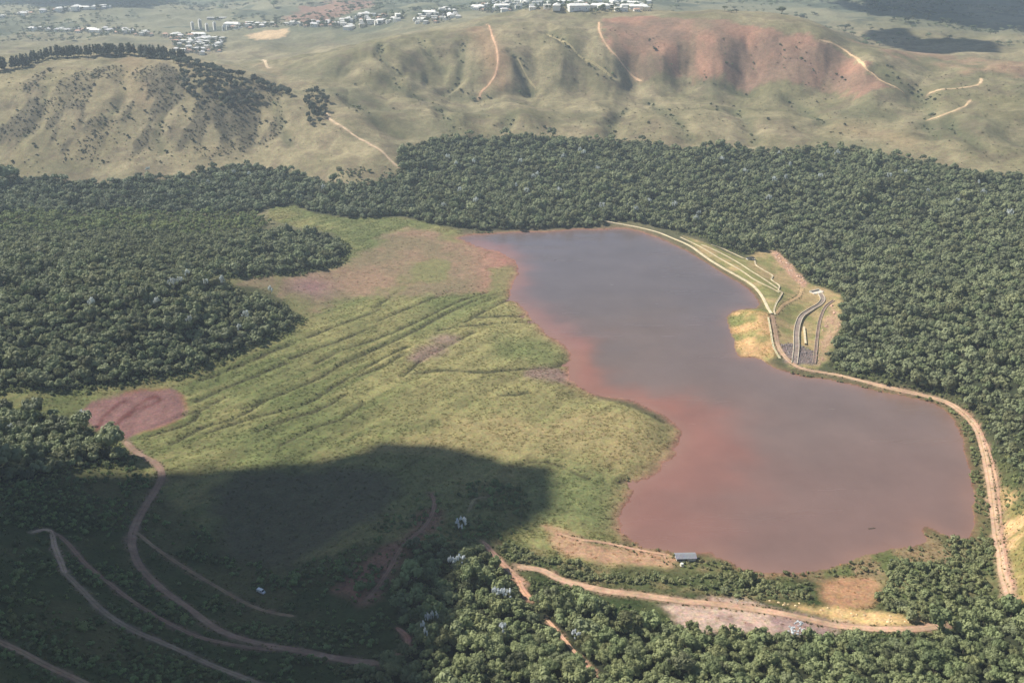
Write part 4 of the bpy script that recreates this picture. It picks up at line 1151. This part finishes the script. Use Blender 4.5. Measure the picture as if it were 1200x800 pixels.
for (px_, wd_, c_), ln_ in zip(TRACKS, road_lines):
    if np.median(ln_[:, 1]) > 1100: continue
    seg = np.r_[0, np.cumsum(np.hypot(*np.diff(ln_, axis=0).T))]
    s = RNG.uniform(0, seg[-1], int(seg[-1] * .7))
    x = np.interp(s, seg, ln_[:, 0]); y = np.interp(s, seg, ln_[:, 1]); x2 = np.interp(s + 1, seg, ln_[:, 0]); y2 = np.interp(s + 1, seg, ln_[:, 1])
    tx, ty = x2 - x, y2 - y; tl = np.hypot(tx, ty) + 1e-6
    off = np.where(RNG.uniform(size=s.shape) < .5, -1, 1) * (wd_ * .52 + .35 + np.abs(RNG.normal(scale=.8, size=s.shape)))
    x = x - ty / tl * off; y = y + tx / tl * off
    RP.append(np.stack([x, y, hgt(x, y) + .1], -1)); RT.append(np.tile(srgb(118, 116, 74), (len(x), 1)) * np.exp(RNG.normal(scale=.35, size=len(x)))[:, None])
RP, RT = np.vstack(RP), np.vstack(RT); kk = lake_sd(RP[:, 0], RP[:, 1]) > .3; RP, RT = RP[kk], RT[kk]
sm = RNG.uniform(.4, 1.2, len(RP)); scatter('roadside_grass', 'tuft_shapes', RP, np.stack([sm, sm, sm * 1.6], -1), np.clip(RT, .02, .5), 'ragged grass along the edges of the dirt tracks', 'grass')
VERGE = W([(560,625),(640,610),(735,632),(845,655),(930,672),(1060,640),(1140,632),(1168,700),(1110,745),(960,752),(780,745),(640,700),(590,670)])[:, :2]
def verge_density(x, y):
    d = .75 * smooth(.3, .5, fbm(x, y, 14, 3, 98))
    for z_ in (ROADWIDE, CLEAR, BANK1, BANK2): d[sdist(z_, x, y, 20) < 1] = .06
    return d
PV = plant_points(VERGE, 2.2, seed=33, dens=verge_density, gap=.5, wobble=2, lake_gap=.3)
tv = ground_col(PV[:, 0], PV[:, 1]) * np.exp(RNG.normal(scale=.25, size=len(PV)))[:, None] * np.array([1.5, 1.5, 1.3])
sm = RNG.uniform(.7, 1.6, len(PV)); scatter('verge_grass', 'tuft_shapes', PV, np.stack([sm, sm, sm * .9], -1), np.clip(tv, .02, .6), 'rough grass between the near shore and the wide dirt road', 'grass')
for nm_, zz_, lb_ in (('slope_grass', BARE_R, 'sparse dry grass on the tan slope beside the shore road'), ('platform_grass', PLATF, 'dry grass on the tan platform that juts into the lake')):
    PV = plant_points(zz_, 2.0, seed=34, dens=lambda x, y: .6 * smooth(.35, .55, fbm(x, y, 9, 3, 99)), gap=.5, wobble=2, lake_gap=.3)
    tv = ground_col(PV[:, 0], PV[:, 1]) * np.exp(RNG.normal(scale=.3, size=len(PV)))[:, None] * np.array([1.2, 1.3, 1.0])
    sm = RNG.uniform(.5, 1.3, len(PV)); scatter(nm_, 'tuft_shapes', PV, np.stack([sm, sm, sm], -1), np.clip(tv, .02, .6), lb_, 'grass')
PD = plant_points(np.vstack([DAMGRASS]), 3.0, seed=32, dens=lambda x, y: .45 + 0 * x, gap=.5, wobble=1)
td = ground_col(PD[:, 0], PD[:, 1]) * np.exp(RNG.normal(scale=.18, size=len(PD)))[:, None] * 1.35
sm = RNG.uniform(.4, .9, len(PD)); scatter('dam_grass', 'tuft_shapes', PD, np.stack([sm, sm, sm * .6], -1), np.clip(td, .02, .6), 'short grass over the dam slope', 'grass')

# ------------------------------------------------------------------ dam
M_CONC = ground_mat('weathered_concrete', s1=1.0, s2=.2, bump=.15, dist=.1, contrast=(.85, 1.12))
M_ROOFGREY = plain_mat('grey_sheet_roof', srgb(136, 136, 140), .55, 1.5)
M_WHITE = plain_mat('white_painted_wall', srgb(226, 222, 210), .8, .6, .88, 1.06)
M_DARK = plain_mat('dark_opening', srgb(46, 44, 42), .8)
M_WOODP = plain_mat('grey_timber', srgb(120, 104, 88), .85)

def profile(name, px, prof, cols, parent, mat=None, label=None, step=2.5, lift=.1):
    ln = spline(W(px)[:, :2], 6)
    seg = np.r_[0, np.cumsum(np.hypot(*np.diff(ln, axis=0).T))]
    n = max(3, int(seg[-1] / step)); s = np.linspace(0, seg[-1], n)
    x = np.interp(s, seg, ln[:, 0]); y = np.interp(s, seg, ln[:, 1])
    tx, ty = np.gradient(x), np.gradient(y); tl = np.hypot(tx, ty) + 1e-9; nx, ny = -ty / tl, tx / tl
    hw = max(abs(p[0]) for p in prof)
    zb = np.maximum(np.maximum(hgt(x, y), hgt(x + nx * hw, y + ny * hw)), hgt(x - nx * hw, y - ny * hw)) + lift
    V, Cc = [], []
    for (o, h), c in zip(prof, cols):
        V.append(np.stack([x + nx * o, y + ny * o, zb + h], -1)); Cc.append(np.tile(srgb(*c), (n, 1)) * (.85 + .3 * fbm(x, y, 8, 3, 97))[:, None])
    m = len(prof)
    V = np.stack(V, 1).reshape(-1, 3) - np.array(parent.location); Cc = np.stack(Cc, 1).reshape(-1, 3)
    f = [(i * m + j, i * m + j + 1, (i + 1) * m + j + 1, (i + 1) * m + j) for i in range(n - 1) for j in range(m - 1)]
    return obj(name, V, f, mat or M_CONC, parent=parent, label=label, col=np.clip(Cc, 0, .9))

def uprof(w, h, t=.35, sink=-1.2):
    return [(-w / 2, sink), (-w / 2, h), (-w / 2 + t, h), (-w / 2 + t, .05), (w / 2 - t, .05), (w / 2 - t, h), (w / 2, h), (w / 2, sink)]
pd = W([(890, 345)])[0]
dam = empty('earth_dam', tuple(pd), 0, 'grassed earth dam with pale stepped drains along the far side of the lake', 'dam')
crest_px = [(708,259),(740,265),(770,272),(790,280),(808,288),(828,302),(847,314),(865,324),(880,333),(890,343),(898,357),(904,368)]
PALE, PALE2 = (206, 190, 156), (190, 174, 140)
profile('crest_road', crest_px, [(-1.6, -1.2), (-1.4, .1), (-.5, .2), (.5, .2), (1.4, .1), (1.6, -1.2)], [PALE2, PALE, PALE, PALE, PALE, PALE2], dam, M_ROAD, 'pale road along the dam crest', lift=.25)
for pl in ([(822,287),(847,298),(865,308),(882,319),(911,338)], [(797,278),(822,290),(847,305),(865,315),(888,330),(913,343)], [(833,287),(848,292),(863,299),(873,303),(884,302)],
           [(884,303),(886,311),(895,317),(905,323),(904,328),(913,335),(912,340),(917,343)], [(917,343),(913,350),(909,357),(907,364),(908,369)]):
    profile('drainage_channel', pl, uprof(1.6, .35), [PALE2, PALE, PALE, (196, 184, 156), (196, 184, 156), PALE, PALE, PALE2], dam)
SPW, SPF = (200, 186, 162), (140, 126, 114)
profile('spillway_channel', [(960,343),(964,350),(961,356),(950,363),(940,370),(935,380),(933,392),(933,408),(931,426)], uprof(5.4, .8, .6, -2), [SPW, SPW, SPW, SPF, SPF, SPW, SPW, SPW], dam, label='dark curved spillway channel with pale walls')
profile('side_channel', [(977,352),(967,360),(961,374),(958,390),(956,408),(954,426)], uprof(3.0, .5, .45, -2), [(180, 160, 138), (180, 160, 138), (180, 160, 138), (128, 108, 96), (128, 108, 96), (180, 160, 138), (180, 160, 138), (180, 160, 138)], dam)
profile('retaining_wall', [(942,384),(943,394),(944,404)], [(-.9, -1), (-.9, 1.2), (.9, 1.2), (.9, -1)], [PALE] * 4, dam)
profile('toe_drain', [(900,372),(903,388),(906,405),(914,420)], uprof(1.7, .35), [PALE2, PALE, PALE, (190, 184, 150), (190, 184, 150), PALE, PALE, PALE2], dam)

def box(x0, x1, y0, y1, z0, z1):
    v = np.array([(x, y, z) for z in (z0, z1) for (x, y) in ((x0, y0), (x1, y0), (x1, y1), (x0, y1))], float)
    return v, [(0, 3, 2, 1), (4, 5, 6, 7), (0, 1, 5, 4), (1, 2, 6, 5), (2, 3, 7, 6), (3, 0, 4, 7)]
def boxes(name, lst, mat, parent, label=None):
    v, f, _ = cat([(*box(*b), 0) for b in lst])
    return obj(name, v, f, mat, parent=parent, label=label)
def at(px, py):
    return tuple(W([(px, py)])[0])

M_CONCP = plain_mat('pale_concrete', srgb(212, 204, 188), .85, .7)
g = empty('outlet_headwork', at(957, 343), .5, 'pale concrete headwork at the top of the curved spillway', 'headwork')
boxes('wing_wall', [(-7, -6.2, -3.5, 3.5, -1.5, 1.6)], M_CONCP, g); boxes('wing_wall', [(6.2, 7, -3.5, 3.5, -1.5, 1.6)], M_CONCP, g)
boxes('sill_slab', [(-6.2, 6.2, -3, 3, -1.5, .5)], M_CONCP, g); boxes('head_wall', [(-7, 7, 3.5, 4.3, -1.5, 2.2)], M_CONCP, g)
g = empty('valve_house', at(879, 304), .35, 'low dark-roofed valve house at the upper end of the dam drains', 'building')
boxes('wall', [(-4.5, 4.5, -2, 2, -1, 2.2)], M_WHITE, g); boxes('roof', [(-5, 5, -2.5, 2.5, 2.2, 2.5)], M_DARK, g); boxes('door', [(-.6, .6, -2.06, -2.0, 0, 1.9)], M_WOODP, g)

# loose stones: riprap at the spillway foot, rubble along the cut edge
def stone_geo(seed):
    rng = np.random.default_rng(seed); v, f = ICO1
    return v * rng.uniform(.65, 1.15, (len(v), 1)) * np.array([1, .85, .6]), f, [0] * len(f)
M_STONE_I = leaf_mat('stones', 'inst', s=1.5, lo=.75, hi=1.2, transl=0)
collection('stone_shapes', [proto('stone_shape_%d' % i, mesh_of('stone_shape', stone_geo(500 + i), [M_STONE_I])) for i in range(4)])
def stones(poly, spacing, r, rgb, label, seed, dens=.7):
    P = plant_points(poly, spacing, seed=seed, dens=lambda x, y: dens + 0 * x, gap=.5, wobble=1.5, lake_gap=.5)
    s = tree_sizes(len(P), r, .35)
    scatter('rubble', 'stone_shapes', P, s, srgb(*rgb)[None] * RNG.uniform(.7, 1.25, (len(P), 1)), label, 'stones')
stones(RIPRAP, 2.0, .8, (136, 124, 120), 'grey riprap stones at the foot of the spillway', 41, .8)
stones(DAMEDGE, 2.6, .9, (206, 176, 152), 'pale rubble along the cut edge of the forest by the dam', 42, .45)
stones(DAMPINK, 3.2, .8, (196, 156, 134), 'pink rubble on the bare patch beside the spillway', 43, .4)
stones(BANK2, 3.0, .9, (216, 190, 146), 'pale lumps of soil along the bank of the wide dirt road', 44, .4)
# ------------------------------------------------------------------ hut on the near shore
h = empty('lakeside_hut', at(803, 655), .04, 'grey-roofed hut with a white wall at the edge of the red water', 'hut')
boxes('floor', [(-6, 6, -2.6, 2.6, -.8, .15)], M_CONCP, h)
boxes('wall', [(.6, 5.6, -2.4, -2.2, .15, 2.7)], M_WHITE, h, 'white front wall panel')
boxes('wall', [(-5.7, 5.7, 2.2, 2.4, .15, 2.9)], M_WOODP, h); boxes('wall', [(5.6, 5.8, -2.4, 2.4, .15, 2.8)], M_WHITE, h); boxes('wall', [(-5.8, -5.6, -2.4, 2.4, .15, 2.8)], M_WHITE, h)
boxes('parapet', [(-5.6, -.4, -2.4, -2.2, .15, 1.0)], M_WHITE, h); boxes('counter', [(-5.6, -.6, -1.4, -1.0, 1.0, 1.25)], M_CONCP, h)
for x in (-5.5, -2.9, -.3): boxes('post', [(x - .12, x + .12, -2.45, -2.2, .15, 2.7)], M_WOODP, h)
rv = []; nrib = 31
for (y, z) in ((-3.1, 2.55), (.3, 3.7), (3.0, 2.75)):
    rv.append([(-6.5 + 13 * i / (nrib - 1), y, z + (.07 if i % 2 else 0)) for i in range(nrib)])
V = np.array(rv[0] + rv[1] + rv[2]); V2 = V - np.array([0, 0, .12]); nn = len(V)
F = [(j * nrib + i, j * nrib + i + 1, (j + 1) * nrib + i + 1, (j + 1) * nrib + i) for j in range(2) for i in range(nrib - 1)]
obj('roof', np.vstack([V, V2]), F + [tuple(nn + k for k in q[::-1]) for q in F], M_ROOFGREY, parent=h)
tk = empty('water_tank', at(799, 663), 0, 'small white tank on a block in front of the lakeside hut', 'tank')
v, f = tube((0, 0, .7), (0, 0, 2.0), 1.0, .92, 16); obj('tank_body', v, f, M_WHITE, parent=tk, smooth_=False)
v, f = tube((0, 0, 2.0), (0, 0, 2.2), .98, .3, 16); obj('lid', v, f, M_WHITE, parent=tk); boxes('plinth', [(-1.1, 1.1, -1.1, 1.1, -.6, .7)], M_CONCP, tk)

# ------------------------------------------------------------------ white van in the shade
M_VAN = plain_mat('white_van_paint', srgb(232, 232, 230), .35, .5, .97, 1.02); M_GLASS = plain_mat('dark_glass', srgb(30, 34, 38), .15); M_RUB = plain_mat('rubber', srgb(34, 34, 34), .8); M_RIM = plain_mat('wheel_rim', srgb(150, 150, 150), .4)
vn = empty('parked_van', at(306, 694), -.55, 'small white van parked on the dark slope above the shaded flat', 'van')
side = [(-2.6, .45), (-2.6, 2.1), (-2.4, 2.3), (1.2, 2.3), (1.9, 1.45), (2.6, 1.2), (2.7, .9), (2.7, .45)]
def extr(side, w):
    n = len(side); v = [(x, -w / 2, z) for x, z in side] + [(x, w / 2, z) for x, z in side]
    return np.array(v), [tuple(range(n)), tuple(range(2 * n - 1, n - 1, -1))] + [(i, n + i, n + (i + 1) % n, (i + 1) % n) for i in range(n)]
v, f = extr(side, 1.95); obj('body', v, f, M_VAN, parent=vn)
v, f = extr([(1.26, 2.22), (1.84, 1.5), (1.87, 1.53), (1.29, 2.25)], 1.7); obj('windscreen', v, f, M_GLASS, parent=vn)
for s in (-1, 1):
    boxes('side_window', [(.3, 1.1, s * .975 - .02, s * .975 + .02, 1.45, 2.1)], M_GLASS, vn)
    boxes('headlight', [(2.66, 2.73, s * .7 - .15, s * .7 + .15, .8, 1.0)], M_RIM, vn)
    for x in (-1.7, 1.8):
        v, f = tube((x, s * .72, .38), (x, s * 1.0, .38), .38, .38, 16); wv = obj('wheel', v, f, M_RUB, parent=vn)
        v, f = tube((x, s * .98, .38), (x, s * 1.02, .38), .22, .2, 12); obj('rim', v, f, M_RIM, parent=wv)

# ------------------------------------------------------------------ driftwood on the lake
q = on_plane(1022, 619, 0)
dw = empty('floating_log', (q[0], q[1], 0), .1, 'short dark log floating on the lake near the shore brush', 'log')
v, f = tube((-2.6, 0, .05), (2.2, .2, .12), .45, .28, 9); obj('trunk', v, f, M_BARK, parent=dw)
v, f = tube((.4, .1, .2), (1.3, .9, .9), .14, .06, 6); obj('branch', v, f, M_BARK, parent=dw)
v, f = tube((-1.2, 0, .3), (-1.7, -.5, 1.0), .12, .05, 6); obj('branch', v, f, M_BARK, parent=dw)

# ------------------------------------------------------------------ town on the far ridge
WALLC = [plain_mat('house_wall_white', srgb(236, 232, 222), .85, .1), plain_mat('house_wall_cream', srgb(226, 212, 184), .85, .1), plain_mat('house_wall_grey', srgb(196, 194, 190), .85, .1)]
ROOFC = [plain_mat('roof_clay', srgb(196, 156, 132), .85, .2), plain_mat('roof_cement', srgb(222, 218, 212), .8, .2), plain_mat('roof_pale', srgb(244, 240, 230), .8, .2)]
def house_meshes(w, d, hh, wall, roof, flat):
    v, f = box(-w / 2, w / 2, -d / 2, d / 2, -3, hh)
    wv, wf, wm = [(v, f, 0)], None, None
    for k in range(3):
        x = -w / 2 + (k + .5) * w / 3
        wv.append((*box(x - .7, x + .7, -d / 2 - .06, -d / 2, 1.0, 2.3), 1))
    V, F, MI = cat(wv)
    wmesh = mesh_of('wall', (V, F, MI), [wall, M_DARK])
    if flat:
        rr = cat([(*box(-w / 2 - .3, w / 2 + .3, -d / 2 - .3, d / 2 + .3, hh, hh + .5), 0)])
    else:
        e = .6; rz = hh + d * .24
        rv = np.array([(-w / 2 - e, -d / 2 - e, hh - .1), (w / 2 + e, -d / 2 - e, hh - .1), (w / 2 + e, d / 2 + e, hh - .1), (-w / 2 - e, d / 2 + e, hh - .1), (-w / 2 + d * .25, 0, rz), (w / 2 - d * .25, 0, rz)])
        rr = (rv, [(0, 1, 5, 4), (2, 3, 4, 5), (1, 2, 5), (3, 0, 4), (3, 2, 1, 0)], [0] * 5)
    return wmesh, mesh_of('roof', rr, [roof])
HNAME = ['clay-roofed white', 'flat-roofed white', 'clay-roofed cream', 'hip-roofed white', 'long flat-roofed white', 'flat-roofed cream', 'very long white', 'grey-walled']
HOUSES = [house_meshes(12, 9, 4.2, WALLC[0], ROOFC[0], False), house_meshes(14, 10, 6.6, WALLC[0], ROOFC[2], True), house_meshes(11, 9, 4.0, WALLC[1], ROOFC[0], False),
          house_meshes(16, 11, 6.0, WALLC[0], ROOFC[1], False), house_meshes(24, 11, 6.5, WALLC[0], ROOFC[2], True), house_meshes(13, 10, 7.0, WALLC[1], ROOFC[1], True), house_meshes(36, 14, 7.0, WALLC[0], ROOFC[2], False), house_meshes(12, 10, 4.5, WALLC[2], ROOFC[1], False)]
TOWN = [ # photo area, number, label, group, share of long blocks
 ([(22,33),(60,34),(135,34),(170,38),(198,40),(198,45),(160,43),(120,40),(30,38)], 26, 'pale house in the row across the slope behind the crest pines', 'houses behind the crest pines', .35),
 ([(0,20),(40,14),(80,10),(140,7),(140,10),(80,14),(40,18),(0,24)], 16, 'tiny pale house along the far ridge in the top corner above the pines', 'houses on the far ridge above the pines', .4),
 ([(196,42),(222,40),(250,42),(268,46),(262,62),(230,66),(205,60)], 44, 'pale house in the cluster below the apartment blocks', 'houses below the apartment blocks', .1),
 ([(262,26),(300,28),(340,28),(340,33),(300,34),(270,38)], 18, 'pale house between the apartment blocks and the tan quarry', 'houses beside the quarry', .2),
 ([(340,27),(398,25),(398,33),(342,33)], 18, 'small pale house in the row beyond the tan quarry', 'houses beyond the quarry', .3),
 ([(396,27),(420,18),(474,13),(476,24),(440,32),(400,37)], 30, 'white house in the first hilltop cluster beyond the quarry row', 'houses of the first hilltop cluster', .35),
 ([(482,22),(500,14),(535,9),(540,22),(520,27),(486,30)], 26, 'white house in the hilltop cluster left of the reddish hill track', 'houses of the middle hilltop cluster', .35),
 ([(556,6),(575,1),(600,2),(600,14),(575,17),(558,14)], 26, 'white house in the hilltop cluster straight above the reddish hill track', 'houses above the reddish hill track', .3),
 ([(600,2),(680,1),(690,14),(650,13),(605,13)], 26, 'white house in the long row on the ridge before the red hillside', 'houses on the ridge row', .5),
 ([(682,1),(740,0),(768,4),(764,14),(735,16),(690,17)], 26, 'white house in the village at the top of the bare red hillside', 'houses above the red hillside', .2),
]
TREESPOT = []
for (poly, n, lab, grp, long_) in TOWN:
    pp = np.array(poly, float); cand = []
    rr = np.random.default_rng(int(pp.sum()))
    while len(cand) < n * 10:
        c = rr.uniform(pp.min(0), pp.max(0))
        if sdist(pp, np.array([c[0]]), np.array([c[1]]), 5)[0] < 0: cand.append(c)
    w = W(cand); taken = []
    for p in w:
        if len(taken) >= n: break
        if all(math.hypot(p[0] - t[0], p[1] - t[1]) > 15 for t in taken):
            taken.append(p)
    for p in taken:
        hi = random.choice((4, 6, 1)) if random.random() < long_ else random.choice((0, 1, 2, 3, 5, 7, 1, 3))
        wm, rm = HOUSES[hi]
        s = random.uniform(1.0, 1.4)
        e = empty('house', (p[0], p[1], p[2] - .3), random.choice((0, 1.57)) + random.uniform(-.35, .35), HNAME[hi] + ' house' + lab[lab.index('house') + 5:], 'house', HNAME[hi] + ' ' + grp)
        e.scale = (s, s, s)
        for nm, me in (('wall', wm), ('roof', rm)):
            o = bpy.data.objects.new(nm, me); COL.objects.link(o); o.parent = e
    TREESPOT.append(w[n * 2: n * 7])
TP = np.vstack(TREESPOT)
scatter('town_trees', 'tree_shapes', TP, tree_sizes(len(TP), 3.6, .25), leaf_tint(TP, (78, 86, 62)), 'dark garden trees among the far houses', 'trees')

# apartment towers
def tower(px, py, w, d, hgt_m, floors, label, rz):
    p = at(px, py)
    e = empty('apartment_block', (p[0], p[1], p[2] - 1), rz, label, 'building')
    boxes('wall', [(-w / 2, w / 2, -d / 2, d / 2, 0, hgt_m)], WALLC[0], e)
    boxes('roof', [(-w / 2 - .4, w / 2 + .4, -d / 2 - .4, d / 2 + .4, hgt_m, hgt_m + .8), (-2, 2, -2, 2, hgt_m + .8, hgt_m + 3.5)], ROOFC[1], e)
    for k in range(floors):
        z = 2 + k * (hgt_m - 3) / floors
        boxes('window_band', [(-w / 2 + 1.2, w / 2 - 1.2, -d / 2 - .08, -d / 2, z, z + 1.4)], M_GLASS, e)
tower(226, 35, 8, 10, 22, 7, 'slim white apartment tower farthest left of the far blocks', .5)
tower(235, 34, 9, 10, 27, 8, 'tallest white apartment tower, second from the left of the far blocks', .5)
tower(243, 37, 8, 10, 22, 7, 'white apartment tower third from the left of the far blocks', .5)
tower(252, 36, 8, 10, 24, 7, 'white apartment tower fourth from the left below the long slab', .5)
tower(262, 36, 7, 8, 13, 4, 'short white apartment block just right of the four towers', .4)
tower(267, 35, 7, 8, 12, 4, 'lowest short white apartment block right of the towers', .4)
tower(254, 23, 62, 16, 7, 2, 'long white slab block behind the apartment towers', .12)

# ------------------------------------------------------------------ clouds above the frame; their shade lies on the land
M_CLOUD = plain_mat('cloud_white', (.85, .86, .88), 1.0, .01, .97, 1.03)
def cloud(px_poly, alt, rmax, label, n_big, n_edge, use_w=False, seed=1, margin=0.0):
    poly = (W(px_poly)[:, :2] if use_w else plane_pts(px_poly, 2.0))
    rng = np.random.default_rng(seed)
    shift = np.array(SUN_DIR)[:2] * (alt - 2) / SUN_DIR.z
    lo, hi = poly.min(0), poly.max(0)
    c = rng.uniform(lo, hi, (60000, 2)); d = -sdist(poly, c[:, 0], c[:, 1], 5)
    c, d = c[d > 0], d[d > 0]
    sel = []; got_c = np.zeros((0, 2)); got_r = np.zeros(0)
    order = np.argsort(-np.minimum(d, rmax) + rng.uniform(0, rmax * .12, len(d)))
    for k in order:
        r = min(d[k] * 1.02, rmax)
        if r < rmax * .09 or len(sel) >= n_big: break
        if len(got_r) == 0 or ((c[k] - got_c) ** 2).sum(1).__gt__((.78 * np.minimum(r, got_r)) ** 2).all() and (np.hypot(*(c[k] - got_c).T) + r > got_r * 1.03).all():
            sel.append((k, r)); got_c = np.vstack([got_c, c[k]]); got_r = np.append(got_r, r)
    parts = []
    for k, r in sel:
        v, f = ICO2 if r > rmax * .3 else ICO1
        bump = 1 + .05 * rng.normal(size=(len(v), 1))
        parts.append((v * r * bump * np.array([1, 1, .5]) + np.array([c[k][0] + shift[0], c[k][1] + shift[1], alt + rng.uniform(0, .3) * r]), f, 0))
    V, F, MI = cat(parts)
    return link('cloud', mesh_of('cloud', (V, F, MI), []), M_CLOUD, kind='stuff', label=label, cat='cloud', smooth_=True)
cloud([(-900,700),(-300,655),(-60,625),(0,615),(60,606),(112,582),(150,566),(190,559),(240,548),(330,543),(420,527),(500,516),(545,527),(590,543),(625,542),(655,545),(648,570),(615,612),(578,634),(558,652),(548,692),(542,745),(536,805),(532,900),(560,1300),(-200,1500),(-1500,1300)],
      1000.0, 60.0, 'cloud that shades the near slope with the tracks', 1400, 0, seed=5)
cloud([(1000,4),(1030,2),(1046,8),(1052,-6),(1200,-12),(1330,-10),(1330,40),(1200,35),(1150,31),(1105,28),(1060,18),(1022,10)], 1500.0, 150.0, 'cloud that shades the far hills of the top corner', 500, 0, True, seed=6)
cloud([(1052,47),(1068,39),(1090,36),(1105,38),(1122,46),(1140,48),(1165,44),(1190,46),(1210,50),(1225,60),(1200,63),(1170,65),(1140,63),(1100,56),(1075,51)], 1500.0, 60.0, 'small cloud that shades the hollow of the far hills', 400, 0, True, seed=7)
cloud([(-60,-8),(20,6),(60,10),(110,8),(150,12),(195,11),(215,4),(235,-8)], 1500.0, 150.0, 'cloud that shades the far ridge behind the pines', 400, 0, True, seed=8)
#@@END
# ------------------------------------------------------------------ haze
hz_v = [(-9200, 100, -14), (9200, 100, -14), (9200, 9400, -14), (-9200, 9400, -14)]
hb = [(x, y, z) for z in (-16.0, 362.0) for (x, y) in ((-9200, -60), (9200, -60), (9200, 9400), (-9200, 9400))]
hm = bpy.data.materials.new('thin_haze'); hm.use_nodes = True
hn = hm.node_tree; hn.nodes.clear()
ho = hn.nodes.new('ShaderNodeOutputMaterial'); hv = hn.nodes.new('ShaderNodeVolumePrincipled')
hv.inputs['Color'].default_value = (.74, .87, 1.0, 1)
hv.inputs['Density'].default_value = 0.92e-4
hv.inputs['Anisotropy'].default_value = 0.2
hn.links.new(hv.outputs[0], ho.inputs['Volume'])
obj('haze', hb, [(0, 3, 2, 1), (4, 5, 6, 7), (0, 1, 5, 4), (1, 2, 6, 5), (2, 3, 7, 6), (3, 0, 4, 7)], hm, kind='stuff', label='thin pale haze over the whole valley')
